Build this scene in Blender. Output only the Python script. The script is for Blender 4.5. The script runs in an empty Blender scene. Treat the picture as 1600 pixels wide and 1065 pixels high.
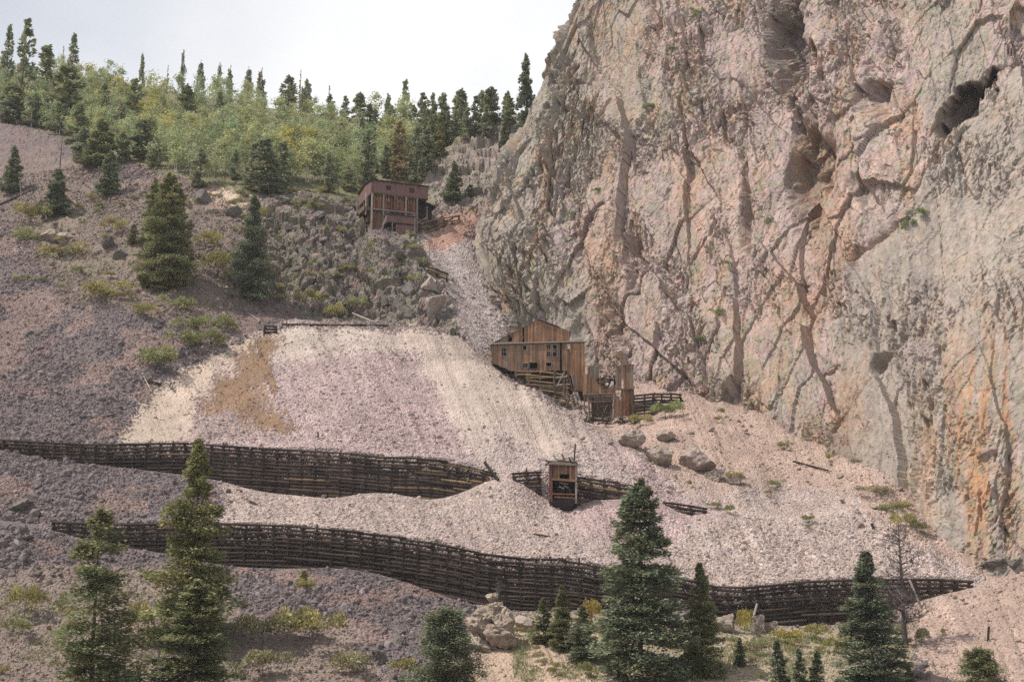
import bpy, bmesh, math, random
import numpy as np
from mathutils import Vector, Matrix, Quaternion, Euler

R = math.radians
rng = np.random.default_rng(7)
random.seed(7)
scene = bpy.context.scene
col = scene.collection

# ------------------------------------------------------------------ camera
PITCH = R(12.0)
FPX = 2200.0                      # focal length in pixels of the 1600 px photograph
cam_d = bpy.data.cameras.new('camera')
cam_d.sensor_width = 36.0
cam_d.lens = 36.0 * FPX / 1600.0
cam_d.clip_start = 1.0
cam_d.clip_end = 5000.0
cam = bpy.data.objects.new('camera', cam_d)
cam.rotation_euler = (math.pi / 2 + PITCH, 0, 0)
col.objects.link(cam)
scene.camera = cam

# ------------------------------------------------------------------ sky and sun
CLOUD_SHIFT = (0.4, 0.1, 0.7)
SUN = Vector((-0.66, -0.16, 1.05)).normalized()      # towards the sun
world = bpy.data.worlds.new('World')
scene.world = world
world.use_nodes = True
wt = world.node_tree
wt.nodes.clear()
w_out = wt.nodes.new('ShaderNodeOutputWorld')
w_bg = wt.nodes.new('ShaderNodeBackground')
w_sky = wt.nodes.new('ShaderNodeTexSky')
w_sky.sky_type = 'NISHITA'
w_sky.sun_disc = False
w_sky.sun_elevation = math.asin(SUN.z)
w_sky.sun_rotation = math.atan2(SUN.x, SUN.y)
w_sky.altitude = 2800
w_sky.dust_density = 2.0
w_tc = wt.nodes.new('ShaderNodeTexCoord')
w_map = wt.nodes.new('ShaderNodeMapping')
w_map.inputs['Scale'].default_value = (1.6, 1.6, 3.2)
w_noise = wt.nodes.new('ShaderNodeTexNoise')
w_noise.inputs['Scale'].default_value = 2.2
w_noise.inputs['Detail'].default_value = 5.0
w_noise.inputs['Roughness'].default_value = 0.55
w_ramp = wt.nodes.new('ShaderNodeValToRGB')
w_ramp.color_ramp.elements[0].position = 0.33
w_ramp.color_ramp.elements[0].color = (7.5, 7.65, 7.95, 1)
w_ramp.color_ramp.elements[1].position = 0.62
w_ramp.color_ramp.elements[1].color = (9.3, 9.3, 9.3, 1)
w_mix = wt.nodes.new('ShaderNodeMix')
w_mix.data_type = 'RGBA'
w_cov = wt.nodes.new('ShaderNodeTexNoise')
w_cov.inputs['Scale'].default_value = 1.1
w_cov.inputs['Detail'].default_value = 4.0
w_cr = wt.nodes.new('ShaderNodeValToRGB')
w_cr.color_ramp.elements[0].position = 0.42
w_cr.color_ramp.elements[0].color = (0.5, 0.5, 0.5, 1)
w_cr.color_ramp.elements[1].position = 0.56
w_cr.color_ramp.elements[1].color = (0.97, 0.97, 0.97, 1)
w_map2 = wt.nodes.new('ShaderNodeMapping')
w_map2.inputs['Location'].default_value = (CLOUD_SHIFT)
wt.links.new(w_tc.outputs['Generated'], w_map2.inputs['Vector'])
wt.links.new(w_map2.outputs['Vector'], w_cov.inputs['Vector'])
wt.links.new(w_cov.outputs['Fac'], w_cr.inputs['Fac'])
wt.links.new(w_cr.outputs['Color'], w_mix.inputs['Factor'])
w_bg.inputs['Strength'].default_value = 0.1
wt.links.new(w_tc.outputs['Generated'], w_map.inputs['Vector'])
wt.links.new(w_map.outputs['Vector'], w_noise.inputs['Vector'])
wt.links.new(w_noise.outputs['Fac'], w_ramp.inputs['Fac'])
wt.links.new(w_sky.outputs['Color'], w_mix.inputs[6])
wt.links.new(w_ramp.outputs['Color'], w_mix.inputs[7])
wt.links.new(w_mix.outputs[2], w_bg.inputs['Color'])
wt.links.new(w_bg.outputs['Background'], w_out.inputs['Surface'])

sun_d = bpy.data.lights.new('sun', 'SUN')
sun_d.energy = 4.3
sun_d.angle = R(0.6)
sun_d.color = (1.0, 0.94, 0.85)
sun = bpy.data.objects.new('sun', sun_d)
sun.rotation_euler = SUN.to_track_quat('Z', 'Y').to_euler()
sun.location = (-60, -40, 200)
col.objects.link(sun)

scene.view_settings.view_transform = 'Standard'
scene.view_settings.look = 'None'
scene.view_settings.exposure = 0.24
scene.view_settings.gamma = 1.0
scene.render.engine = 'CYCLES'
scene.cycles.max_bounces = 4
scene.cycles.diffuse_bounces = 2
scene.cycles.glossy_bounces = 1
scene.cycles.transmission_bounces = 2
scene.cycles.transparent_max_bounces = 4
scene.cycles.use_denoising = False

# ------------------------------------------------------------------ projection helpers
CP, SP = math.cos(PITCH), math.sin(PITCH)


def P(px, py, Y):
    """world point seen at photo pixel (px, py) that lies Y metres ahead"""
    dx = (px - 800.0) / FPX
    dy = (532.5 - py) / FPX
    k = Y / (CP - dy * SP)
    return np.array([dx * k, Y, (SP + dy * CP) * k])


def proj(X, Y, Z):
    d = Y * CP + Z * SP
    d = np.where(d < 1.0, 1.0, d)
    u = -Y * SP + Z * CP
    return 800.0 + FPX * X / d, 532.5 - FPX * u / d


def pxm(Y):
    return FPX / (Y * 1.02)


# ------------------------------------------------------------------ noise
def _h(ix, iy, seed):
    n = (ix.astype(np.int64) * 374761393 + iy.astype(np.int64) * 668265263 + seed * 982451653) & 0xFFFFFFFF
    n = ((n ^ (n >> 13)) * 1274126177) & 0xFFFFFFFF
    n = ((n ^ (n >> 16)) * 2246822519) & 0xFFFFFFFF
    return ((n ^ (n >> 15)) & 0xFFFFFF) / float(0xFFFFFF)


def vnoise(x, y, seed=0):
    ix = np.floor(x); iy = np.floor(y)
    fx = x - ix; fy = y - iy
    fx = fx * fx * fx * (fx * (fx * 6 - 15) + 10)
    fy = fy * fy * fy * (fy * (fy * 6 - 15) + 10)
    a = _h(ix, iy, seed); b = _h(ix + 1, iy, seed)
    c = _h(ix, iy + 1, seed); d = _h(ix + 1, iy + 1, seed)
    return (a + (b - a) * fx) * (1 - fy) + (c + (d - c) * fx) * fy


def fbm(x, y, seed=0, oct=4, gain=0.5):
    s = 0; a = 1.0; t = 0
    for o in range(oct):
        s = s + a * (vnoise(x, y, seed + o * 17) * 2 - 1); t += a
        x = x * 2.03 + 5.7; y = y * 2.03 + 1.3; a *= gain
    return s / t


def facet(x, y, seed=0, slope=1.0, vy=1.0):
    """broken rock: every Worley cell is a tilted plane at its own level; also F2-F1"""
    ix = np.floor(x); iy = np.floor(y)
    f1 = np.full(x.shape, 9.0); f2 = np.full(x.shape, 9.0)
    val = np.zeros(x.shape)
    for dx in (-1, 0, 1):
        for dy in (-1, 0, 1):
            cx = ix + dx; cy = iy + dy
            sx = cx + _h(cx, cy, seed); sy = cy + _h(cx, cy, seed + 1)
            ddx = x - sx; ddy = y - sy
            d = np.sqrt(ddx * ddx + ddy * ddy)
            near = d < f1
            f2 = np.where(near, f1, np.minimum(f2, d))
            if near.any():
                a = _h(cx, cy, seed + 2) * 2 - 1
                gx = _h(cx, cy, seed + 3) * 2 - 1
                gy = _h(cx, cy, seed + 4) * 2 - 1
                val = np.where(near, a * 0.6 + slope * (gx * ddx + vy * gy * ddy), val)
            f1 = np.where(near, d, f1)
    return val, f2 - f1


def sstep(a, b, x):
    t = np.clip((x - a) / (b - a), 0, 1)
    return t * t * (3 - 2 * t)


def inpoly(px, py, poly):
    poly = np.asarray(poly, float)
    ins = np.zeros(np.shape(px), bool)
    x2, y2 = poly[-1]
    for x1, y1 in poly:
        if y1 != y2:
            c = ((y1 > py) != (y2 > py)) & (px < (x2 - x1) * (py - y1) / (y2 - y1) + x1)
            ins ^= c
        x2, y2 = x1, y1
    return ins


# ------------------------------------------------------------------ object helpers
def link(o, parent=None):
    col.objects.link(o)
    if parent is not None:
        o.parent = parent
    return o


def mesh_np(name, verts, faces, smooth=False, mat=None, colors=None):
    """verts (n,3), faces (m,k) all the same size k"""
    me = bpy.data.meshes.new(name)
    verts = np.ascontiguousarray(verts, np.float32)
    faces = np.ascontiguousarray(faces, np.int32)
    m, k = faces.shape
    me.vertices.add(len(verts)); me.vertices.foreach_set('co', verts.ravel())
    me.loops.add(m * k); me.loops.foreach_set('vertex_index', faces.ravel())
    me.polygons.add(m)
    me.polygons.foreach_set('loop_start', np.arange(0, m * k, k, dtype=np.int32))
    me.polygons.foreach_set('loop_total', np.full(m, k, np.int32))
    me.polygons.foreach_set('use_smooth', np.full(m, smooth, bool))
    me.update(calc_edges=True)
    if colors is not None:
        a = me.color_attributes.new('col', 'FLOAT_COLOR', 'POINT')
        c = np.ones((len(verts), 4), np.float32); c[:, :colors.shape[1]] = colors
        a.data.foreach_set('color', c.ravel())
    if mat:
        me.materials.append(mat)
    return me


def tag(o, label=None, cat=None, group=None, kind=None):
    if label: o['label'] = label
    if cat: o['category'] = cat
    if group: o['group'] = group
    if kind: o['kind'] = kind
    return o


def empty(name, loc, rz=0.0):
    o = bpy.data.objects.new(name, None)
    o.empty_display_size = 0.5
    o.location = loc
    o.rotation_euler = (0, 0, rz)
    return link(o)


# ------------------------------------------------------------------ materials
def new_mat(name):
    m = bpy.data.materials.new(name)
    m.use_nodes = True
    nt = m.node_tree
    b = nt.nodes['Principled BSDF']
    b.inputs['Roughness'].default_value = 0.9
    b.inputs['Specular IOR Level'].default_value = 0.15
    return m, nt, b


def N(nt, t, **kw):
    n = nt.nodes.new(t)
    for k, v in kw.items():
        if k.startswith('i_'):
            n.inputs[k[2:].replace('_', ' ')].default_value = v
        else:
            setattr(n, k, v)
    return n


def mixc(nt, a, b, fac, mode='MIX'):
    n = nt.nodes.new('ShaderNodeMix'); n.data_type = 'RGBA'; n.blend_type = mode
    for sock, v in ((n.inputs[6], a), (n.inputs[7], b), (n.inputs['Factor'], fac)):
        if isinstance(v, bpy.types.NodeSocket): nt.links.new(v, sock)
        elif isinstance(v, (int, float)): sock.default_value = v
        else: sock.default_value = (*v, 1) if len(v) == 3 else v
    return n.outputs[2]


def ramp(nt, src, stops):
    n = nt.nodes.new('ShaderNodeValToRGB')
    cr = n.color_ramp
    while len(cr.elements) < len(stops): cr.elements.new(0.5)
    for e, (p, c) in zip(cr.elements, stops):
        e.position = p
        e.color = (c, c, c, 1) if isinstance(c, (int, float)) else (*c, 1)
    nt.links.new(src, n.inputs['Fac'])
    return n.outputs['Color']


def pos(nt, scale=(1, 1, 1), obj=False, rot=(0, 0, 0)):
    if obj:
        s = nt.nodes.new('ShaderNodeTexCoord').outputs['Object']
    else:
        s = nt.nodes.new('ShaderNodeNewGeometry').outputs['Position']
    m = nt.nodes.new('ShaderNodeMapping')
    m.inputs['Scale'].default_value = scale
    m.inputs['Rotation'].default_value = rot
    nt.links.new(s, m.inputs['Vector'])
    return m.outputs['Vector']


def noise(nt, vec, scale, detail=4, rough=0.6):
    n = nt.nodes.new('ShaderNodeTexNoise')
    n.inputs['Scale'].default_value = scale
    n.inputs['Detail'].default_value = detail
    n.inputs['Roughness'].default_value = rough
    nt.links.new(vec, n.inputs['Vector'])
    return n.outputs['Fac']


def bump(nt, bsdf, h, strength, dist):
    n = nt.nodes.new('ShaderNodeBump')
    n.inputs['Strength'].default_value = strength
    n.inputs['Distance'].default_value = dist
    nt.links.new(h, n.inputs['Height'])
    nt.links.new(n.outputs['Normal'], bsdf.inputs['Normal'])


def mat_ground():
    m, nt, b = new_mat('ground_rubble')
    at = N(nt, 'ShaderNodeAttribute', attribute_name='col')
    v = pos(nt)
    vo = N(nt, 'ShaderNodeTexVoronoi', feature='F1', i_Scale=3.4)
    nt.links.new(v, vo.inputs['Vector'])
    sep = N(nt, 'ShaderNodeSeparateColor'); nt.links.new(vo.outputs['Color'], sep.inputs['Color'])
    cellv = ramp(nt, sep.outputs['Red'], [(0, 0.70), (0.5, 0.96), (0.85, 1.08), (1, 1.35)])
    hue = ramp(nt, sep.outputs['Green'], [(0, (0.90, 0.95, 1.05)), (0.5, (1, 1, 1)), (1, (1.10, 1.0, 0.92))])
    # alpha of the attribute: 1 = fine soil, 0 = coarse rubble
    c1 = mixc(nt, at.outputs['Color'], cellv, 1.0, 'MULTIPLY')
    c1 = mixc(nt, c1, hue, 1.0, 'MULTIPLY')
    c0 = mixc(nt, c1, at.outputs['Color'], at.outputs['Alpha'])
    big = ramp(nt, noise(nt, v, 0.16, 5), [(0.3, 0.82), (0.7, 1.18)])
    fine = ramp(nt, noise(nt, v, 3.5, 4, 0.7), [(0.25, 0.7), (0.75, 1.3)])
    c0 = mixc(nt, c0, big, 1.0, 'MULTIPLY')
    c0 = mixc(nt, c0, fine, 1.0, 'MULTIPLY')
    nt.links.new(c0, b.inputs['Base Color'])
    inv = N(nt, 'ShaderNodeMath', operation='MULTIPLY_ADD'); inv.inputs[1].default_value = -0.9; inv.inputs[2].default_value = 1.0
    nt.links.new(vo.outputs['Distance'], inv.inputs[0])
    bump(nt, b, inv.outputs[0], 0.9, 0.28)
    return m


def mat_cliff():
    m, nt, b = new_mat('cliff_rock')
    at = N(nt, 'ShaderNodeAttribute', attribute_name='col')
    v = pos(nt)
    vs = pos(nt, (1.0, 1.0, 0.30), rot=(0, R(14), 0))
    n1 = noise(nt, vs, 0.30, 6, 0.62)
    n2 = noise(nt, v, 1.3, 6, 0.7)
    n3 = noise(nt, vs, 0.20, 5, 0.6)
    n4 = noise(nt, v, 0.55, 6, 0.68)
    n5 = noise(nt, pos(nt, (1, 1, 0.45), rot=(0, R(-20), 0)), 0.5, 6, 0.65)
    c0 = c = at.outputs['Color']
    c = mixc(nt, c, ramp(nt, n1, [(0.34, (0.84, 0.80, 0.83)), (0.5, (1.0, 1.0, 1.0)), (0.66, (1.20, 1.08, 1.0))]), 1.0, 'MULTIPLY')
    c = mixc(nt, c, (0.45, 0.30, 0.195), ramp(nt, n3, [(0.54, 0.0), (0.61, 0.62)]))
    c = mixc(nt, c, (0.29, 0.285, 0.195), ramp(nt, n4, [(0.515, 0.0), (0.575, 0.66)]))
    c = mixc(nt, c, (0.23, 0.18, 0.17), ramp(nt, n5, [(0.585, 0.0), (0.65, 0.55)]))
    c = mixc(nt, c, (0.53, 0.46, 0.43), ramp(nt, n5, [(0.36, 0.5), (0.42, 0.0)]))
    c = mixc(nt, c0, c, at.outputs['Alpha'])
    c = mixc(nt, c, ramp(nt, n2, [(0.25, 0.56), (0.5, 0.82), (0.78, 1.04)]), 1.0, 'MULTIPLY')
    # joints: thin recessed lines, dirt in them
    wv = N(nt, 'ShaderNodeVectorMath', operation='MULTIPLY_ADD')
    nz = nt.nodes.new('ShaderNodeTexNoise'); nz.inputs['Scale'].default_value = 0.35; nz.inputs['Detail'].default_value = 5
    nt.links.new(v, nz.inputs['Vector']); nt.links.new(nz.outputs['Color'], wv.inputs[0]); wv.inputs[1].default_value = (4.0, 4.0, 2.5); nt.links.new(vs, wv.inputs[2])
    vo = N(nt, 'ShaderNodeTexVoronoi', feature='DISTANCE_TO_EDGE', i_Scale=0.24)
    nt.links.new(wv.outputs[0], vo.inputs['Vector'])
    h = ramp(nt, vo.outputs['Distance'], [(0.0, 0.0), (0.024, 1.0)])
    h = mixc(nt, h, (1, 1, 1), ramp(nt, noise(nt, v, 0.12, 3), [(0.46, 1.0), (0.58, 0.0)]))
    c = mixc(nt, c, mixc(nt, (0.6, 0.56, 0.56), (1, 1, 1), h), 1.0, 'MULTIPLY')
    nt.links.new(c, b.inputs['Base Color'])
    nb = noise(nt, vs, 2.6, 6, 0.75)
    hh_ = mixc(nt, h, nb, 0.45)
    bump(nt, b, hh_, 0.6, 0.4)
    return m


def mat_rock(name, base, lichen=(0.22, 0.21, 0.13), lf=0.5):
    m, nt, b = new_mat(name)
    v = pos(nt)
    c = mixc(nt, base, lichen, ramp(nt, noise(nt, v, 0.8, 5, 0.65), [(0.48, 0.0), (0.62, lf)]))
    c = mixc(nt, c, ramp(nt, noise(nt, v, 2.6, 5, 0.7), [(0.25, 0.6), (0.75, 1.4)]), 1.0, 'MULTIPLY')
    nt.links.new(c, b.inputs['Base Color'])
    bump(nt, b, noise(nt, v, 4, 5, 0.75), 0.8, 0.18)
    return m


def mat_scree():
    m, nt, b = new_mat('scree_stone')
    at = N(nt, 'ShaderNodeAttribute', attribute_name='col', attribute_type='INSTANCER')
    nt.links.new(at.outputs['Color'], b.inputs['Base Color'])
    return m


def mat_wood(name, a, c2, axis=2, rough=0.9, var=0.45, grain=6.0, edge=None):
    """weathered boards: grain along one local axis, every board of its own tone"""
    m, nt, b = new_mat(name)
    oi = N(nt, 'ShaderNodeObjectInfo')
    sc = [grain, grain, grain]; sc[axis] = grain * 0.06
    g = N(nt, 'ShaderNodeNewGeometry')
    add = N(nt, 'ShaderNodeVectorMath', operation='MULTIPLY_ADD')
    nt.links.new(oi.outputs['Random'], add.inputs[0])
    add.inputs[1].default_value = (37, 53, 71)
    nt.links.new(g.outputs['Position'], add.inputs[2])
    mp = N(nt, 'ShaderNodeMapping'); mp.inputs['Scale'].default_value = sc
    nt.links.new(add.outputs[0], mp.inputs['Vector'])
    n = noise(nt, mp.outputs['Vector'], 1.0, 4, 0.65)
    f = ramp(nt, oi.outputs['Random'], [(0, 0.0), (1, 1.0)])
    c = mixc(nt, a, c2, f)
    c = mixc(nt, c, ramp(nt, n, [(0.25, 1 - var), (0.75, 1 + var)]), 1.0, 'MULTIPLY')
    st = noise(nt, pos(nt, (0.7, 0.7, 0.35)), 1.0, 3)
    c = mixc(nt, c, ramp(nt, st, [(0.3, 0.7), (0.7, 1.25)]), 1.0, 'MULTIPLY')
    nt.links.new(c, b.inputs['Base Color'])
    b.inputs['Roughness'].default_value = rough
    bump(nt, b, n, 0.5, 0.03)
    return m


def mat_plain(name, c, var=0.25, scale=1.5, rough=0.85):
    m, nt, b = new_mat(name)
    k = mixc(nt, c, ramp(nt, noise(nt, pos(nt), scale, 5, 0.65), [(0.25, 1 - var), (0.75, 1 + var)]), 1.0, 'MULTIPLY')
    nt.links.new(k, b.inputs['Base Color'])
    b.inputs['Roughness'].default_value = rough
    return m


def mat_metal_sheet(name, c, c2):
    """rusty painted corrugated sheet"""
    m, nt, b = new_mat(name)
    v = pos(nt)
    k = mixc(nt, c, c2, ramp(nt, noise(nt, pos(nt, (1, 1, 0.25)), 1.1, 5, 0.7), [(0.42, 0.0), (0.68, 0.85)]))
    k = mixc(nt, k, ramp(nt, noise(nt, v, 5, 4, 0.7), [(0.25, 0.8), (0.75, 1.2)]), 1.0, 'MULTIPLY')
    nt.links.new(k, b.inputs['Base Color'])
    b.inputs['Roughness'].default_value = 0.7
    return m


def mat_leaf(name, base):
    m, nt, b = new_mat(name)
    at = N(nt, 'ShaderNodeAttribute', attribute_name='col')
    oi = N(nt, 'ShaderNodeObjectInfo')
    c = mixc(nt, base, at.outputs['Color'], 1.0, 'MULTIPLY')
    c = mixc(nt, c, oi.outputs['Color'], 1.0, 'MULTIPLY')
    nt.links.new(c, b.inputs['Base Color'])
    b.inputs['Roughness'].default_value = 0.75
    tr = N(nt, 'ShaderNodeBsdfTranslucent')
    nt.links.new(c, tr.inputs['Color'])
    mx = N(nt, 'ShaderNodeMixShader'); mx.inputs['Fac'].default_value = 0.25
    out = nt.nodes['Material Output']
    nt.links.new(b.outputs['BSDF'], mx.inputs[1]); nt.links.new(tr.outputs['BSDF'], mx.inputs[2])
    nt.links.new(mx.outputs['Shader'], out.inputs['Surface'])
    return m


M = dict(
    ground=mat_ground(), cliff=mat_cliff(), scree=mat_scree(),
    boulder=mat_rock('boulder_rock', (0.34, 0.27, 0.235)),
    darkrock=mat_rock('dark_rock', (0.158, 0.136, 0.128), (0.165, 0.158, 0.108)),
    tanrock=mat_rock('tan_rock', (0.36, 0.285, 0.23), (0.27, 0.225, 0.16), 0.6),
    log=mat_wood('dark_crib_log', (0.026, 0.020, 0.018), (0.082, 0.058, 0.046), axis=0, var=0.5),
    log_tan=mat_wood('bleached_crib_log', (0.22, 0.15, 0.085), (0.13, 0.09, 0.06), axis=0, var=0.5),
    log_grey=mat_wood('grey_driftwood', (0.34, 0.30, 0.27), (0.22, 0.19, 0.17), axis=0, var=0.4),
    log_brown=mat_wood('brown_timber', (0.16, 0.10, 0.066), (0.09, 0.065, 0.05), axis=2, var=0.5),
    plank=mat_wood('brown_planks', (0.27, 0.152, 0.095), (0.13, 0.08, 0.056), axis=2, var=0.45),
    plank_orange=mat_wood('orange_planks', (0.36, 0.192, 0.105), (0.21, 0.12, 0.072), axis=2, var=0.35),
    plank_grey=mat_wood('grey_planks', (0.24, 0.19, 0.155), (0.15, 0.118, 0.098), axis=2, var=0.35),
    plank_red=mat_wood('red_planks', (0.21, 0.085, 0.055), (0.13, 0.065, 0.045), axis=2, var=0.35),
    tin=mat_metal_sheet('rusty_red_sheet', (0.185, 0.108, 0.098), (0.13, 0.068, 0.055)),
    roof=mat_plain('dark_roof', (0.055, 0.042, 0.042)),
    inside=mat_plain('interior_shade', (0.045, 0.034, 0.028)),  # near-black colour carries the darkness of unlit interiors
    frame=mat_plain('pale_window_frame', (0.27, 0.225, 0.185)),
    needle=mat_leaf('conifer_needles', (0.235, 0.245, 0.155)),
    aspen=mat_leaf('aspen_leaves', (0.385, 0.415, 0.235)),
    shrub=mat_leaf('shrub_leaves', (0.33, 0.315, 0.17)),
    grass=mat_leaf('dry_grass', (0.31, 0.275, 0.165)),
    bark=mat_wood('conifer_bark', (0.11, 0.08, 0.06), (0.08, 0.06, 0.05)),
    aspbark=mat_plain('aspen_bark', (0.50, 0.47, 0.40)),
    deadwood=mat_wood('dead_wood', (0.14, 0.115, 0.11), (0.09, 0.072, 0.07)),
)

# ------------------------------------------------------------------ terrain control points (pixel, pixel, metres ahead)
W1_TOP = [(60, 822), (80, 813), (175, 818), (250, 816), (332, 815), (437, 817), (540, 826), (627, 838), (715, 851), (757, 866), (778, 870),
          (890, 872), (950, 886), (1061, 898), (1110, 914), (1162, 916), (1250, 907), (1327, 903), (1390, 902), (1495, 903), (1544, 910)]
W1_BASE = [(60, 824), (80, 825), (130, 842), (215, 857), (260, 864), (350, 882), (437, 887), (560, 889), (610, 901), (660, 918), (715, 936), (750, 947), (850, 954),
           (942, 951), (1061, 953), (1145, 967), (1215, 976), (1320, 973), (1390, 953), (1460, 931), (1544, 911)]
W1_Y = [(60, 189), (330, 190.5), (600, 189.5), (800, 188), (950, 187), (1150, 186), (1250, 187), (1390, 188.5), (1544, 191)]
W2_TOP = [(-80, 682), (0, 685), (87, 689), (178, 693), (248, 690), (297, 690), (350, 694), (437, 700), (560, 706), (610, 715), (662, 713), (715, 721),
          (757, 729), (778, 741), (790, 743), (806, 737), (830, 733), (851, 736), (904, 742), (977, 755), (991, 758), (1030, 778), (1044, 782), (1100, 792), (1112, 797)]
W2_BASE = [(-80, 690), (0, 701), (70, 717), (182, 729), (259, 738), (332, 748), (402, 766), (470, 774), (525, 778), (575, 769), (610, 770), (673, 781), (715, 772),
           (750, 756), (781, 745), (799, 747), (855, 781), (890, 800), (918, 779), (970, 782), (991, 768), (1030, 783), (1079, 808), (1100, 802), (1112, 798)]
W2_Y = [(-80, 209), (0, 210), (200, 211), (400, 211), (600, 210), (780, 209), (900, 207), (990, 206), (1112, 205)]


def cur(tab, x):
    a = np.array(tab, float)
    return np.interp(x, a[:, 0], a[:, 1])


def wall_pts(tab, yt, dy=0.0):
    return [P(x, y, float(cur(yt, x)) + dy) for x, y in tab]


RIGHT = [P(*q) for q in [
    (1100, 850, 196), (1250, 850, 197.5), (1250, 800, 207), (1250, 740, 219), (1250, 700, 228), (1180, 640, 243), (1150, 700, 228), (1150, 760, 214),
    (1400, 850, 197), (1400, 790, 206), (1400, 745, 214), (1350, 720, 220), (1330, 800, 204), (1520, 875, 194), (1600, 890, 191), (1480, 840, 199), (1450, 880, 193),
    (1160, 800, 205), (1300, 870, 193), (1750, 900, 188), (1900, 920, 184), (1120, 615, 252), (1000, 590, 263), (1060, 650, 241), (1600, 800, 215), (1600, 700, 240), (1800, 700, 230)]]
LEFT = [P(*q) for q in [(0, 880, 180), (-150, 880, 178), (0, 830, 187), (0, 760, 198), (-150, 760, 196), (-150, 685, 208), (-300, 760, 195), (-300, 860, 180)]]
NEAR = [P(*q) for q in [
    (0, 1065, 152), (0, 960, 168), (-200, 1065, 150), (200, 1065, 155), (200, 960, 171), (120, 900, 180), (330, 960, 174), (330, 1065, 157), (470, 960, 175), (470, 1065, 159),
    (600, 960, 177), (600, 1065, 160), (700, 985, 175), (770, 992, 174), (770, 1065, 161), (900, 1000, 174), (900, 1065, 160), (1050, 1000, 173), (1050, 1065, 160),
    (1200, 1010, 174), (1200, 1065, 160), (1330, 1010, 173), (1350, 1065, 160), (1450, 1000, 173), (1450, 1065, 159), (1600, 960, 177), (1600, 1065, 158), (1750, 960, 176), (1750, 1065, 157),
    (1900, 1000, 170), (-300, 960, 166)]] + \
    [np.array(q, float) for q in [(-60, 130, -11), (0, 130, -12.5), (60, 130, -12), (-80, 100, -18), (0, 100, -19), (80, 100, -18), (-120, 60, -21), (0, 60, -21), (120, 60, -20),
                                  (-250, 0, -8), (0, -20, -6), (250, 0, -8), (-250, 120, 5), (250, 120, 0), (0, -60, -4), (0, 0, -8)]]
CTRL_A = wall_pts(W1_BASE, W1_Y) + NEAR + LEFT[:4] + LEFT[6:] + [P(*q) for q in [(1600, 900, 190), (1750, 900, 188), (1600, 800, 215), (0, 760, 198), (400, 820, 205), (800, 880, 205), (1200, 900, 205)]]
CTRL_B = wall_pts(W1_TOP, W1_Y, 0.8) + wall_pts(W2_BASE, W2_Y) + RIGHT + LEFT + \
    [P(*q) for q in [(80, 780, 195), (200, 780, 197), (330, 790, 197), (480, 800, 198), (600, 800, 199), (620, 785, 204), (560, 790, 203), (700, 810, 198), (740, 788, 202),
                     (800, 795, 200), (800, 840, 193), (860, 830, 195.5), (900, 850, 192), (940, 830, 196), (1000, 800, 202), (1000, 850, 194.5), (1010, 770, 205.5), (960, 800, 202)]] + \
    [np.array(q, float) for q in [(-60, 130, -11), (60, 130, -12), (0, 130, -12)]]
CTRL_C = wall_pts(W2_TOP, W2_Y, 0.8) + RIGHT[2:] + [P(*q) for q in [
    (550, 650, 219.5), (550, 600, 231), (550, 550, 244), (550, 515, 255), (550, 509, 262), (450, 514, 255), (430, 512, 262), (450, 560, 244), (640, 516, 256), (640, 511, 262),
    (400, 650, 222.5), (400, 600, 233.5), (700, 650, 223), (700, 600, 236), (700, 545, 250), (690, 523, 255.5), (770, 574, 243), (850, 622, 230), (930, 682, 218), (1000, 732, 211),
    (850, 680, 219), (780, 690, 216), (790, 588, 258), (860, 640, 251), (940, 676, 243), (1000, 665, 243), (980, 700, 225), (1040, 700, 226), (800, 545, 267), (780, 522, 271), (720, 475, 280), (695, 435, 288), (700, 385, 298),
    (722, 352, 304), (735, 337, 309), (1050, 740, 215),
    (400, 527, 254), (300, 580, 240), (230, 640, 226), (300, 650, 223), (190, 660, 219),
    (0, 640, 221), (0, 600, 230), (0, 500, 252), (0, 400, 283), (0, 300, 322), (0, 192, 372), (-150, 600, 229), (-150, 400, 283), (-150, 250, 345), (-150, 150, 395),
    (100, 500, 252), (100, 350, 300), (100, 230, 348), (200, 600, 232), (200, 500, 252), (200, 400, 279), (200, 300, 312), (200, 264, 325), (330, 500, 256), (330, 400, 278), (330, 304, 306),
    (450, 502, 264), (450, 488, 275), (450, 420, 283), (450, 332, 298), (450, 312, 306), (600, 503, 264), (600, 488, 274), (600, 430, 280), (600, 376, 290), (600, 356, 299), (690, 508, 262), (680, 480, 269), (680, 455, 272), (650, 405, 283), (530, 490, 275), (530, 400, 286), (520, 335, 298),
    (560, 345, 301), (520, 320, 306), (640, 345, 305), (680, 335, 309),
    (450, 292, 318), (200, 235, 345), (100, 205, 375), (0, 160, 410), (600, 285, 332), (560, 300, 325),
    (0, 112, 450), (180, 130, 450), (330, 155, 445), (550, 185, 440), (700, 195, 430), (820, 190, 420), (-150, 100, 455), (1000, 190, 420), (-400, 100, 455),
    (300, 200, 390), (500, 230, 390), (650, 235, 385), (690, 262, 342), (760, 216, 352), (680, 302, 326), (750, 302, 322), (800, 195, 356), (-400, 600, 228), (-400, 300, 322),
    (900, 570, 278), (830, 500, 290), (770, 350, 312)]] + [np.array(q, float) for q in [(-200, 560, 165), (0, 560, 150), (200, 560, 150), (-200, 720, 120), (0, 720, 110), (200, 720, 110), (120, 300, 70), (200, 300, 70), (60, 320, 80)]]


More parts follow.
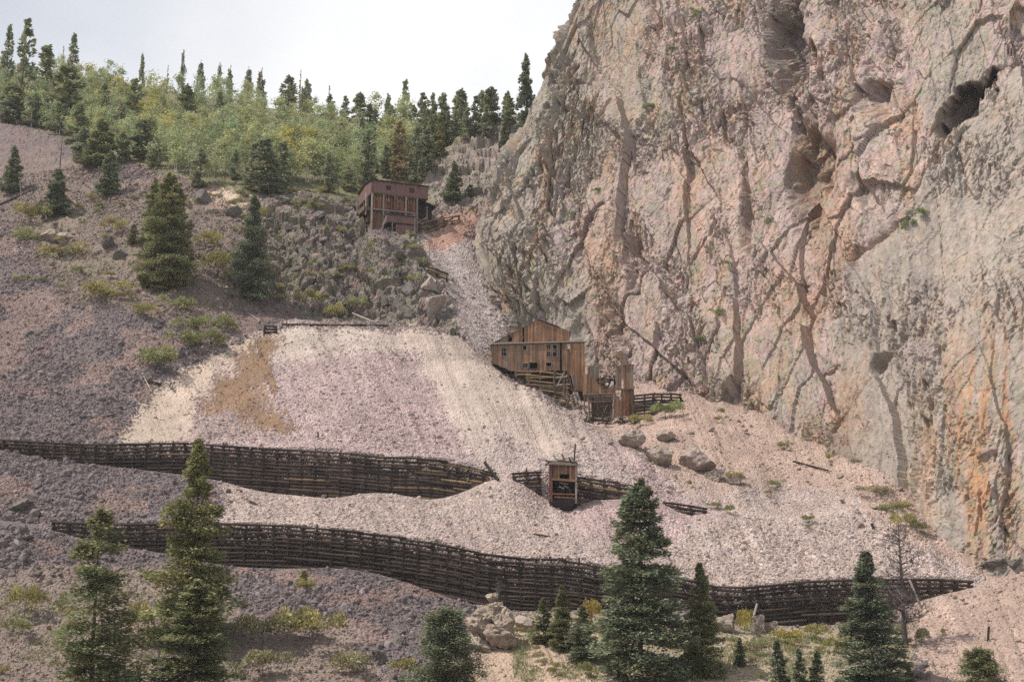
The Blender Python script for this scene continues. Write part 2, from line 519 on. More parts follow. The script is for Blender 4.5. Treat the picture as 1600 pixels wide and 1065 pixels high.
class TPS:
    x0, y0, st = -300.0, -80.0, 2.0
    nx, ny = 301, 411

    def __init__(self, pts, lam=0.35):
        p = np.array(pts); n = len(p)
        xy = p[:, :2] / 100.0
        d2 = ((xy[:, None] - xy[None]) ** 2).sum(2)
        K = np.where(d2 > 0, d2 * np.log(d2 + 1e-12), 0) * 0.5 + np.eye(n) * lam * 1e-3
        Q = np.c_[np.ones(n), xy]
        A = np.block([[K, Q], [Q.T, np.zeros((3, 3))]])
        w = np.linalg.solve(A, np.r_[p[:, 2], 0, 0, 0])
        gx = (self.x0 + self.st * np.arange(self.nx)) / 100; gy = (self.y0 + self.st * np.arange(self.ny)) / 100
        G = np.zeros((self.ny, self.nx))
        for j in range(self.ny):
            d2 = (gx[:, None] - xy[None, :, 0]) ** 2 + (gy[j] - xy[None, :, 1]) ** 2
            G[j] = (0.5 * d2 * np.log(d2 + 1e-12)) @ w[:n] + w[n] + w[n + 1] * gx + w[n + 2] * gy[j]
        self.G = G

    def __call__(self, X, Y):
        u = np.clip((np.asarray(X, float) - self.x0) / self.st, 0, self.nx - 1.001)
        v = np.clip((np.asarray(Y, float) - self.y0) / self.st, 0, self.ny - 1.001)
        i = u.astype(int); j = v.astype(int); fu = u - i; fv = v - j
        G = self.G
        return (G[j, i] * (1 - fu) + G[j, i + 1] * fu) * (1 - fv) + (G[j + 1, i] * (1 - fu) + G[j + 1, i + 1] * fu) * fv


FA, FB, FC = TPS(CTRL_A), TPS(CTRL_B), TPS(CTRL_C)


def wall_line(top, yt):
    p = np.array([P(x, y, float(cur(yt, x))) for x, y in top])
    return p[np.argsort(p[:, 0])]


L1 = wall_line(W1_TOP, W1_Y)
L2 = wall_line(W2_TOP, W2_Y)


def H(X, Y):
    X = np.asarray(X, float); Y = np.asarray(Y, float)
    z = FA(X, Y)
    for L, F, o in ((L1, FB, 0.55), (L2, FC, 0.55)):
        wy = np.interp(X, L[:, 0], L[:, 1])
        out = np.maximum(0, np.maximum(L[0, 0] - X, X - L[-1, 0]))
        wid = 0.45 + np.minimum(out * 1.2, 14)
        s = sstep(0, 1, (Y - wy - o + np.minimum(out, 6)) / wid)
        z = z + (F(X, Y) - z) * s
    return z


def hit(px, py, y0=120.0, y1=520.0):
    """first ground point along the sight line through a pixel"""
    dx = (px - 800.0) / FPX; dy = (532.5 - py) / FPX
    Y = np.arange(y0, y1, 0.4)
    k = Y / (CP - dy * SP)
    z = (SP + dy * CP) * k
    g = H(dx * k, Y)
    i = np.argmax(g >= z) if (g >= z).any() else len(Y) - 1
    return np.array([dx * k[i], Y[i], g[i]])


# ------------------------------------------------------------------ ground zones (what the loose rock is made of, where)
OUTCROP = [(400, 320), (440, 308), (520, 312), (560, 335), (585, 372), (640, 372), (660, 400), (690, 450), (712, 500), (712, 530), (680, 512), (600, 503), (500, 500), (440, 470), (415, 420), (400, 380)]
SPUR = [(655, 300), (670, 260), (720, 215), (780, 180), (840, 170), (840, 330), (750, 330), (690, 322)]
LEDGE = [(40, 330), (120, 325), (200, 350), (330, 300), (400, 345), (370, 420), (250, 470), (150, 430), (60, 400)]
DARK = (0.17, 0.138, 0.136)
ZONES = [  # polygon, colour, soil amount
    ([(860, 560), (1900, 560), (1900, 1100), (1440, 1100), (1430, 945), (1300, 900), (1000, 800), (900, 680)], (0.355, 0.268, 0.228), 0.45),
    ([(-400, 60), (900, 60), (900, 320), (560, 315), (420, 305), (330, 296), (240, 262), (100, 215), (0, 182), (-400, 100)], (0.19, 0.175, 0.10), 0.7),
    ([(0, 250), (60, 240), (250, 290), (420, 330), (420, 460), (330, 520), (150, 480), (60, 420), (0, 330)], (0.212, 0.165, 0.142), 0.2),
    (OUTCROP, (0.175, 0.148, 0.132), 0.5),
    (SPUR, (0.27, 0.23, 0.205), 0.4),
    ([(312, 296), (400, 300), (395, 328), (340, 322)], (0.50, 0.38, 0.30), 0.8),
    ([(190, 692), (230, 640), (300, 580), (400, 522), (440, 510), (660, 512), (720, 532), (775, 566), (905, 650), (1005, 716), (1110, 790), (1112, 800), (980, 790), (800, 760), (600, 740), (190, 720)], (0.39, 0.318, 0.29), 0.0),
    ([(330, 742), (560, 765), (780, 738), (990, 750), (1105, 785), (1250, 745), (1390, 800), (1480, 870), (1550, 912), (1300, 915), (1100, 930), (700, 860), (330, 835), (345, 800)], (0.385, 0.308, 0.275), 0.0),
    ([(420, 560), (640, 545), (700, 620), (760, 720), (330, 705), (310, 640), (400, 600)], (0.375, 0.287, 0.273), 0.0),
    ([(700, 545), (760, 580), (900, 660), (1000, 722), (1110, 800), (1060, 850), (960, 870), (870, 790), (800, 750), (900, 745), (1000, 750), (900, 690), (780, 620)], (0.385, 0.29, 0.275), 0.15),
    ([(300, 600), (400, 540), (420, 560), (420, 690), (280, 690)], (0.325, 0.25, 0.232), 0.0),
    ([(440, 511), (660, 514), (680, 545), (560, 548), (430, 575), (420, 545)], (0.415, 0.345, 0.302), 0.4),
    ([(590, 515), (700, 522), (775, 566), (860, 625), (930, 690), (870, 715), (800, 690), (730, 630), (670, 560)], (0.41, 0.332, 0.285), 0.6),
    ([(640, 530), (690, 552), (750, 640), (775, 690), (797, 745), (777, 745), (735, 690), (690, 610)], (0.42, 0.342, 0.298), 0.7),
    ([(410, 520), (330, 560), (250, 610), (215, 650), (180, 692), (285, 692), (300, 650), (330, 600), (400, 545)], (0.42, 0.335, 0.272), 0.65),
    ([(405, 528), (445, 522), (435, 560), (415, 590), (412, 630), (440, 655), (475, 678), (400, 680), (372, 640), (345, 640), (310, 650), (345, 600), (385, 570)], (0.235, 0.15, 0.098), 0.7),
    ([(950, 665), (1080, 612), (1200, 605), (1320, 700), (1430, 795), (1520, 865), (1620, 880), (1750, 880), (1750, 1100), (1440, 1100), (1430, 945), (1540, 914), (1420, 840), (1300, 765), (1180, 730), (1060, 735)], (0.37, 0.272, 0.225), 0.5),
    ([(640, 375), (690, 350), (740, 345), (745, 400), (800, 490), (800, 560), (770, 566), (720, 520), (690, 450)], (0.41, 0.345, 0.325), 0.0),
    ([(690, 335), (742, 330), (748, 365), (700, 385), (670, 388)], (0.37, 0.22, 0.17), 0.6),
    ([(800, 958), (1320, 975), (1430, 990), (1420, 1100), (640, 1100), (760, 985)], (0.31, 0.255, 0.185), 0.5),
    ([(-20, 900), (60, 880), (230, 885), (380, 950), (560, 985), (600, 1100), (-20, 1100)], (0.225, 0.175, 0.148), 0.3),
    ([(735, 985), (800, 980), (860, 1010), (980, 1075), (980, 1110), (730, 1110)], (0.40, 0.30, 0.228), 0.6),
]


def zone_color(px, py, X, Y):
    wx = px + 18 * fbm(X / 8, Y / 8, 91, 4) + rng.normal(0, 8, px.shape)
    wx = wx + 26 * fbm(px / 17 - py / 40, py / 150, 58, 4)
    wy = py + 9 * fbm(X / 8, Y / 8, 57, 4) + rng.normal(0, 4.5, px.shape)
    c = np.empty(px.shape + (4,)); c[..., :3] = DARK; c[..., 3] = 0.0
    for poly, rgb, soil in ZONES:
        k = inpoly(wx, wy, poly)
        c[k, :3] = rgb; c[k, 3] = soil
    # bare soil and rust patches in the dark talus
    t = fbm(X / 9, Y / 9, 33, 4)
    dark = np.abs(c[..., 0] - DARK[0]) < 0.004
    k = dark & (t > 0.22)
    c[k, :3] = c[k, :3] * 0.55 + np.array((0.30, 0.20, 0.165)) * 0.45
    k = dark & (py < 620) & (t < -0.15)
    c[k, :3] *= (1.12, 1.03, 1.0)
    # downhill streaking of the dump
    st = fbm(px / 26 - py / 60, py / 260, 71, 4)
    pale = c[..., 0] > 0.31
    c[..., :3] *= np.where(pale, 1 + 0.22 * st, 1)[..., None]
    return c


# ------------------------------------------------------------------ ground sheet
CLIFF_BASE = np.array([(700, 320), (760, 300), (805, 287), (880, 279), (1000, 264), (1110, 254), (1215, 240), (1310, 227), (1400, 215), (1450, 205), (1520, 196), (1620, 192), (1800, 184), (2000, 180)], float)


def build_ground():
    ys = [-70.0]
    while ys[-1] < 700:
        y = ys[-1]
        if y < 146: d = 4.0 if y < 110 else 1.2
        elif y < 335: d = y * 0.00150
        elif y < 480: d = y * 0.0033
        else: d = 8.0
        ys.append(y + d)
    ys = np.array(ys)
    t = np.concatenate([np.arange(-2400, -140, 60), np.arange(-140, -20, 8), np.arange(-20, 1625, 2.25), np.arange(1625, 1760, 8), np.arange(1760, 4000, 60)])
    tx = (t - 800) / FPX * 1.02
    Yg, T = np.meshgrid(ys, tx, indexing='ij')
    X = T * np.maximum(Yg, 95)
    Y = Yg.copy()
    Z = H(X, Y)
    px, py = proj(X, Y, Z)
    # slope normals
    ex = (H(X + 0.6, Y) - H(X - 0.6, Y)) / 1.2
    ey = np.clip((H(X, Y + 0.9) - H(X, Y - 0.9)) / 1.8, -0.2, 1.2)
    nrm = np.stack([-ex, -ey, np.ones_like(ex)], -1); nrm /= np.linalg.norm(nrm, axis=-1, keepdims=True)
    wx = px + 10 * fbm(X / 6, Y / 6, 3, 3); wy = py + 8 * fbm(X / 6, Y / 6, 8, 3)
    rock = inpoly(wx, wy, OUTCROP) * 1.0 + inpoly(wx, wy, SPUR) * 0.9 + inpoly(wx, wy, LEDGE) * 0.34 * (fbm(X / 10, Y / 10, 44, 3) > -0.1)
    for _ in range(3):
        rock[1:-1, 1:-1] = (rock[1:-1, 1:-1] * 2 + rock[:-2, 1:-1] + rock[2:, 1:-1] + rock[1:-1, :-2] + rock[1:-1, 2:]) / 6
    near_wall = np.minimum(np.abs(Y - np.interp(X, L1[:, 0], L1[:, 1]) - 0.2), np.abs(Y - np.interp(X, L2[:, 0], L2[:, 1]) - 0.2))
    damp = sstep(0.8, 3.0, near_wall)
    S = Y + Z                                    # runs up the slope
    d = 0.55 * fbm(X / 14, S / 18, 21, 3) + 0.22 * fbm(X / 3.5, S / 4.5, 22, 3)
    soil = zone_color(px, py, X, Y)
    sm = 1 - 0.75 * soil[..., 3]
    coarse = np.where(soil[..., 0] < 0.25, 1.0, 0.45)
    f, g = facet(X / 1.15, S / 1.5, 40); d += f * 0.22 * sm * coarse
    f, g = facet(X / 0.62, S / 0.8, 45); d += f * 0.09 * sm * (0.4 + 0.6 * coarse)
    run = fbm(px / 20 - py / 46, py / 300, 71, 3)
    d += np.where(soil[..., 0] > 0.31, 0.45 * run, 0)
    # coarse blocks on the outcrops
    a = X + 0.3 * S + 1.2 * fbm(X / 4, S / 4, 12, 3); b_ = S - 0.25 * X + 1.2 * fbm(X / 4, S / 4, 13, 3)
    r = np.zeros_like(d)
    for sx, sy, amp, sd, sl, ck in ((7.5, 12, 2.0, 60, 0.9, 0.9), (3.4, 5.5, 1.1, 65, 0.9, 0.9), (1.6, 2.5, 0.45, 70, 1.0, 0.5), (0.8, 1.1, 0.18, 75, 1.2, 0.0)):
        f, g = facet(a / sx, b_ / sy, sd, sl)
        r += amp * f - ck * amp * 0.7 * np.exp(-g / 0.08)
    rockc = np.clip(rock, 0, 1)
    d = d * damp * (1 - 0.5 * rockc) + rockc * r
    ridge = (Y > 300) * 0.0
    V = np.stack([X, Y, Z], -1) + nrm * (d + ridge)[..., None]
    colr = soil
    # lichen and dark varnish on the outcrops
    lt = fbm(X / 2.2, S / 2.6, 81, 4)
    k = (rockc > 0.2) & (lt > 0.1); colr[k, :3] = colr[k, :3] * 0.55 + np.array((0.22, 0.21, 0.125)) * 0.45
    k = (rockc > 0.2) & (lt < -0.28); colr[k, :3] = colr[k, :3] * 0.6 + np.array((0.33, 0.215, 0.18)) * 0.4
    nrow, ncol = X.shape
    idx = np.arange(nrow * ncol).reshape(nrow, ncol)
    q = np.stack([idx[:-1, :-1], idx[:-1, 1:], idx[1:, 1:], idx[1:, :-1]], -1)
    # nothing needed deep inside the mountain behind the cliff face
    cb = np.interp(t, CLIFF_BASE[:, 0], CLIFF_BASE[:, 1]) + 22
    keep = ~((t[None, :-1] > 830) & (t[None, :-1] < 1760) & (ys[:-1, None] > cb[None, :-1]))
    q = q[keep]
    used = np.zeros(nrow * ncol, bool); used[q.ravel()] = True
    remap = np.cumsum(used) - 1
    me = mesh_np('ground', V.reshape(-1, 3)[used], remap[q], False, M['ground'], colr.reshape(-1, 4)[used])
    o = link(bpy.data.objects.new('ground', me))
    tag(o, kind='structure')
    return V, colr, px, py, rockc, ys, t


GV, GC, GPX, GPY, GROCK, GYS, GT = build_ground()

# ------------------------------------------------------------------ the cliff
CLIFF_COLS = [
    [(805, 500, 285), (762, 440, 290), (738, 370, 297), (765, 290, 303), (800, 192, 309), (842, 112, 313), (872, 45, 316), (897, 0, 318), (960, -150, 326)],
    [(830, 530, 281), (825, 400, 287), (850, 250, 294), (890, 100, 303), (920, 0, 311), (960, -150, 321)],
    [(885, 568, 276), (900, 400, 284), (930, 200, 296), (960, 0, 308), (985, -150, 318)],
    [(1000, 592, 262), (1010, 400, 271), (1030, 200, 281), (1050, 0, 292), (1060, -150, 302)],
    [(1110, 614, 252), (1120, 400, 262), (1140, 200, 272), (1160, 0, 283), (1170, -150, 293)],
    [(1215, 662, 238), (1220, 400, 250), (1240, 200, 260), (1255, 0, 270), (1260, -150, 280)],
    [(1310, 706, 225), (1320, 400, 239), (1335, 200, 249), (1350, 0, 260), (1355, -150, 270)],
    [(1405, 746, 213), (1410, 500, 222), (1415, 300, 232), (1430, 100, 242), (1440, -150, 256)],
    [(1450, 815, 203), (1490, 500, 214), (1505, 300, 226), (1515, 100, 238), (1520, -150, 253)],
    [(1520, 873, 194), (1585, 500, 207), (1600, 300, 220), (1600, 100, 234), (1600, -150, 250)],
    [(1620, 896, 190), (1690, 500, 203), (1710, 300, 217), (1720, 100, 230), (1720, -150, 247)],
    [(1800, 920, 182), (1850, 500, 195), (1850, 300, 210), (1860, 100, 222), (1860, -150, 240)],
]


def seg_dist(px, py, pts):
    d = np.full(px.shape, 1e9); side = np.zeros(px.shape); along = np.zeros(px.shape)
    for (x1, y1), (x2, y2) in zip(pts[:-1], pts[1:]):
        vx, vy = x2 - x1, y2 - y1; L = vx * vx + vy * vy
        t = np.clip(((px - x1) * vx + (py - y1) * vy) / L, 0, 1)
        ex, ey = px - x1 - t * vx, py - y1 - t * vy
        q = np.hypot(ex, ey)
        k = q < d
        d = np.where(k, q, d); side = np.where(k, np.sign(vx * ey - vy * ex), side)
    return d, side


def ell(px, py, cx, cy, a, b, rot=0.0):
    c, s = math.cos(rot), math.sin(rot)
    u = (px - cx) * c + (py - cy) * s; v = -(px - cx) * s + (py - cy) * c
    return np.sqrt((u / a) ** 2 + (v / b) ** 2)


def build_cliff():
    lv = 40
    cols = []
    for c in CLIFF_COLS:
        p = np.array([P(*q) for q in c])
        p = np.vstack([p[0] + (0, 1.0, -9), p])
        s = np.r_[0, np.cumsum(np.linalg.norm(np.diff(p, axis=0), axis=1))]
        u = np.linspace(0, s[-1], lv)
        cols.append(np.stack([np.interp(u, s, p[:, k]) for k in range(3)], 1))
    back = cols[0] + np.array((14, 45, 8.0))
    back[:, 2] += 6
    cols = np.array([back] + cols)                                  # (13, lv, 3)
    mid = cols[:, lv // 3]
    su = np.r_[0, np.cumsum(np.linalg.norm(np.diff(mid, axis=0), axis=1))]
    st = 0.245
    nu = int(su[-1] / st)
    # coarser on the hidden back and beyond the frame
    uu = np.linspace(0, su[-1], nu)
    hgt = np.linalg.norm(np.diff(cols[4], axis=0), axis=1).sum()
    nv = int(hgt / st)
    A = np.zeros((nu, lv, 3))
    for k in range(3):
        for j in range(lv):
            A[:, j, k] = np.interp(uu, su, cols[:, j, k])
    vv = np.linspace(0, lv - 1, nv)
    j0 = np.minimum(vv.astype(int), lv - 2); f = (vv - j0)[None, :, None]
    S = A[:, j0] * (1 - f) + A[:, j0 + 1] * f                        # (nu,nv,3)

    def smooth(a, n, ax):
        k = np.ones(2 * n + 1) / (2 * n + 1)
        pad = [(0, 0)] * 3; pad[ax] = (n, n)
        b = np.pad(a, pad, mode='edge'); cs = np.cumsum(b, axis=ax)
        z = np.zeros_like(np.take(cs, [0], axis=ax)); cs = np.concatenate([z, cs], axis=ax)
        i = np.arange(a.shape[ax])
        return (np.take(cs, i + 2 * n + 1, axis=ax) - np.take(cs, i, axis=ax)) / (2 * n + 1)
    for _ in range(2):
        S = smooth(S, 9, 0); S = smooth(S, 9, 1)
    du = np.gradient(S, axis=0); dv = np.gradient(S, axis=1)
    n = np.cross(du, dv); n /= np.linalg.norm(n, axis=-1, keepdims=True)
    if n[nu // 2, nv // 2, 1] > 0: n = -n
    px, py = proj(S[..., 0], S[..., 1], S[..., 2])
    U = np.repeat(uu[:, None], nv, 1); Vv = S[..., 2]
    wu = 1.3 * fbm(U / 7, Vv / 12, 5, 4); wv = 1.6 * fbm(U / 7, Vv / 12, 6, 4)
    a = U + 0.22 * Vv + wu; b = Vv + wv
    a2 = U - 0.45 * Vv + wu; a3 = U + 0.12 * Vv + 0.7 * wu
    d = 1.7 * fbm(a / 15, b / 40, 11, 2) + 0.25 * fbm(a / 2.6, b / 16, 14, 3)
    # the right-hand slab is smoother, the left shoulder rougher
    slabm = sstep(0, 16, px - np.interp(py, [100, 125, 247, 315, 378, 425, 520, 700, 900], [1620, 1570, 1470, 1432, 1392, 1335, 1290, 1310, 1400]))
    rough = 1 - 0.62 * slabm + 0.25 * sstep(960, 820, px)
    rfine = 1 - 0.30 * slabm + 0.25 * sstep(960, 820, px)
    patch = sstep(-0.25, 0.3, fbm(a / 10, b / 13, 160, 3))
    cr = 0
    for aa, sx, sy, amp, sd, sl, pm in ((a, 14, 38, 1.35, 100, 2.3, 0), (a2, 7.5, 18, 0.5, 104, 2.2, 0), (a3, 3.4, 9, 0.55, 108, 2.0, 1), (a, 1.7, 5.2, 0.56, 112, 1.5, 1), (a3, 0.95, 2.5, 0.42, 116, 1.6, 1), (a2, 0.6, 1.2, 0.25, 120, 1.6, 1)):
        f, g = facet(aa / sx, b / sy, sd, sl, 0.75)
        d += (rfine if sx < 2 else rough) * amp * f * ((0.28 + 0.95 * patch) if pm else 1.0)
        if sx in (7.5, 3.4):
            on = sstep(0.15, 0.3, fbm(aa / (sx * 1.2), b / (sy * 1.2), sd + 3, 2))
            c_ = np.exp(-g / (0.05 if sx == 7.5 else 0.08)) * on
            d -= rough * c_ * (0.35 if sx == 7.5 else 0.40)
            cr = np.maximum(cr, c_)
    # diagonal slab standing proud on the right, with its edge running from the upper right down to the left
    dd, side = seg_dist(px, py, [(1600, 118), (1560, 125), (1470, 247), (1432, 315), (1392, 378), (1335, 425), (1270, 500)])
    ins = side < 0
    lift = np.zeros_like(d)
    k_ = np.where(ins, 0, np.exp(-(dd / 15) ** 2)) * sstep(540, 470, py)
    d += np.where(ins, 1.8 * np.exp(-dd / 200), -1.2 * np.exp(-dd / 70)) - 6.0 * k_
    lift += 5.0 * k_
    dd, side = seg_dist(px, py, [(1418, 545), (1380, 600), (1345, 650), (1308, 700)])
    ins = side < 0
    k_ = np.where(ins, 0, np.exp(-(dd / 13) ** 2))
    d += np.where(ins, 1.4 * np.exp(-dd / 60), -1.0 * np.exp(-dd / 40)) - 5.0 * k_
    lift += 4.0 * k_
    # caves and alcoves
    jit = 0.55 * fbm(a / 3.0, b / 6.0, 130, 3)
    for cx, cy, ra, rb, rot, depth in ((1515, 165, 66, 30, -0.85, 12.0), (1228, 55, 38, 92, -0.10, 10.0), (1262, 262, 28, 88, 0.06, 7.0), (1296, 250, 14, 50, 0.1, 3.5), (1368, 152, 26, 36, 0.5, 6.5),
                                       (1163, 150, 10, 62, -0.05, 2.6), (1166, 330, 11, 90, -0.04, 3.0), (990, 410, 14, 60, -0.15, 2.6), (960, 500, 13, 60, -0.3, 2.2), (905, 520, 15, 46, -0.2, 2.0), (1022, 20, 15, 40, -0.1, 2.2),
                                       (1375, 575, 16, 20, 0.4, 3.0), (1350, 305, 14, 34, -0.6, 2.0), (930, 60, 10, 50, -0.25, 1.5)):
        e = ell(px, py, cx, cy, ra, rb, rot) + jit
        k_ = sstep(1.18, 0.45, e)
        d -= depth * k_
        if depth > 4.9: lift += (0.75 if cx > 1500 else 0.45) * depth * k_
    d += 0.14 * fbm(U / 0.9, Vv / 1.4, 140, 2)
    d *= 0.15 + 0.85 * sstep(0, 10, U)
    Vt = S + n * d[..., None]
    Vt[..., 2] += lift
    # rock colours, with shade painted into two of the recesses
    c = np.empty(px.shape + (3,)); c[:] = (0.455, 0.35, 0.322)
    def blend(w, rgb): c[:] = c * (1 - w[..., None]) + np.array(rgb) * w[..., None]
    big = fbm(a / 16, b / 22, 151, 4); md = fbm(a / 5, b / 14, 152, 4)
    blend(0.75 * sstep(0.0, 0.35, big), (0.485, 0.375, 0.35))
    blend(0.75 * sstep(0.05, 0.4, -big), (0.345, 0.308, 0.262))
    blend(0.45 * sstep(0.1, 0.4, md), (0.46, 0.322, 0.25))
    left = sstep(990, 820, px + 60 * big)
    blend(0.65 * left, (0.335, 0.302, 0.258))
    blend(0.85 * slabm * sstep(-0.6, -0.1, md + 0.2), (0.395, 0.338, 0.292))
    org = np.maximum(sstep(1.2, 0.3, ell(px, py, 1545, 710, 130, 240, 0.1)), 0)
    blend(0.95 * org * sstep(-0.3, 0.15, fbm(a / 2.5, b / 18, 153, 4)), (0.47, 0.275, 0.16))
    stk = fbm(a3 / 1.6, b / 26, 155, 4)
    blend(0.5 * slabm * sstep(0.1, 0.4, stk), (0.25, 0.22, 0.205))
    blend(0.5 * slabm * sstep(0.1, 0.4, -stk), (0.44, 0.37, 0.32))
    for cx, cy, ra, rb, w in ((1300, 330, 40, 170, 0.5), (1100, 330, 60, 120, 0.35), (1240, 470, 70, 90, 0.4), (1390, 190, 40, 60, 0.5), (940, 420, 40, 140, 0.4), (1330, 640, 40, 90, 0.55)):
        blend(w * sstep(1.2, 0.3, ell(px, py, cx, cy, ra, rb) + 0.4 * md), (0.46, 0.275, 0.165))
    for cx, cy, ra, rb, w in ((1375, 215, 34, 26, 0.85), (1440, 270, 40, 50, 0.6), (1345, 305, 18, 26, 0.7), (1130, 330, 40, 70, 0.4)):
        blend(w * sstep(1.2, 0.4, ell(px, py, cx, cy, ra, rb) + 0.4 * md), (0.52, 0.42, 0.38))
    blend(0.7 * sstep(1.1, 0.6, ell(px, py, 1262, 280, 36, 85) + 0.3 * md), (0.24, 0.145, 0.10))  # brown tongue recess, its shade darkened into the rock colour
    blend(0.55 * sstep(1.1, 0.7, ell(px, py, 1228, 60, 40, 90) + 0.2 * md), (0.25, 0.20, 0.19))  # shade of the top alcove painted as darker rock
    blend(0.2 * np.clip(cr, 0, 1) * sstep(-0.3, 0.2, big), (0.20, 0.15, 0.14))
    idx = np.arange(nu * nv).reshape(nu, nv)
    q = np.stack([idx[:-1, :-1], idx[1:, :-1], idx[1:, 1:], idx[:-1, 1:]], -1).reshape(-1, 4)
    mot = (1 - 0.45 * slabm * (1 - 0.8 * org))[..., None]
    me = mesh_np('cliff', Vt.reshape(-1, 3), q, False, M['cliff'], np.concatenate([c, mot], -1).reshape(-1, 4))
    o = link(bpy.data.objects.new('cliff', me))
    tag(o, kind='structure')
    return Vt, px, py


CV, CPX, CPY = build_cliff()


def cliff_at(px, py):
    d = (CPX - px) ** 2 + (CPY - py) ** 2
    i = np.unravel_index(np.argmin(d), d.shape)
    return CV[i]


# ------------------------------------------------------------------ rock meshes
def rock_mesh(name, seed, sub=2, flat=0.75, mat=None, cuts=9):
    r = np.random.default_rng(seed)
    bm = bmesh.new()
    bmesh.ops.create_icosphere(bm, subdivisions=sub, radius=1.0)
    pl = []
    for _ in range(cuts):
        n = r.normal(size=3); n /= np.linalg.norm(n)
        pl.append((Vector(n), 0.5 + 0.35 * r.random()))
    for v in bm.verts:
        for n, dd in pl:
            s = v.co.dot(n)
            if s > dd: v.co -= n * (s - dd)
        v.co *= 1 + 0.05 * (r.random() - 0.5)
        v.co.z *= flat
    me = bpy.data.meshes.new(name)
    bm.to_mesh(me); bm.free()
    if mat: me.materials.append(mat)
    return me


# ------------------------------------------------------------------ scree: loose stones lying on the slopes
def instancer(name, pts, scl, rot, colr, pick, sources, label, cat):
    me = bpy.data.meshes.new(name)
    n = len(pts)
    me.vertices.add(n); me.vertices.foreach_set('co', np.ascontiguousarray(pts, np.float32).ravel())
    a = me.attributes.new('scl', 'FLOAT_VECTOR', 'POINT'); a.data.foreach_set('vector', np.ascontiguousarray(scl, np.float32).ravel())
    a = me.attributes.new('rot', 'FLOAT_VECTOR', 'POINT'); a.data.foreach_set('vector', np.ascontiguousarray(rot, np.float32).ravel())
    a = me.attributes.new('pick', 'INT', 'POINT'); a.data.foreach_set('value', np.ascontiguousarray(pick, np.int32))
    a = me.attributes.new('col', 'FLOAT_COLOR', 'POINT'); a.data.foreach_set('color', np.ascontiguousarray(np.c_[colr, np.ones(n)], np.float32).ravel())
    o = link(bpy.data.objects.new(name, me))
    c = bpy.data.collections.new(name + '_sources')
    for i, s in enumerate(sources):
        c.objects.link(bpy.data.objects.new('%s_stone_%02d' % (name, i), s))
    g = bpy.data.node_groups.new(name + '_nodes', 'GeometryNodeTree')
    g.interface.new_socket('Geometry', in_out='INPUT', socket_type='NodeSocketGeometry')
    g.interface.new_socket('Geometry', in_out='OUTPUT', socket_type='NodeSocketGeometry')
    gi = g.nodes.new('NodeGroupInput'); go = g.nodes.new('NodeGroupOutput')
    ip = g.nodes.new('GeometryNodeInstanceOnPoints')
    ci = g.nodes.new('GeometryNodeCollectionInfo')
    ci.inputs['Collection'].default_value = c
    ci.inputs['Separate Children'].default_value = True
    ci.inputs['Reset Children'].default_value = True
    def attr(nm, t):
        n_ = g.nodes.new('GeometryNodeInputNamedAttribute'); n_.data_type = t; n_.inputs['Name'].default_value = nm
        return n_.outputs['Attribute']
    g.links.new(gi.outputs[0], ip.inputs['Points'])
    g.links.new(ci.outputs[0], ip.inputs['Instance'])
    ip.inputs['Pick Instance'].default_value = True
    g.links.new(attr('pick', 'INT'), ip.inputs['Instance Index'])
    g.links.new(attr('rot', 'FLOAT_VECTOR'), ip.inputs['Rotation'])
    g.links.new(attr('scl', 'FLOAT_VECTOR'), ip.inputs['Scale'])
    g.links.new(ip.outputs['Instances'], go.inputs[0])
    md = o.modifiers.new('scatter', 'NODES'); md.node_group = g
    tag(o, label, cat, kind='stuff')
    return o


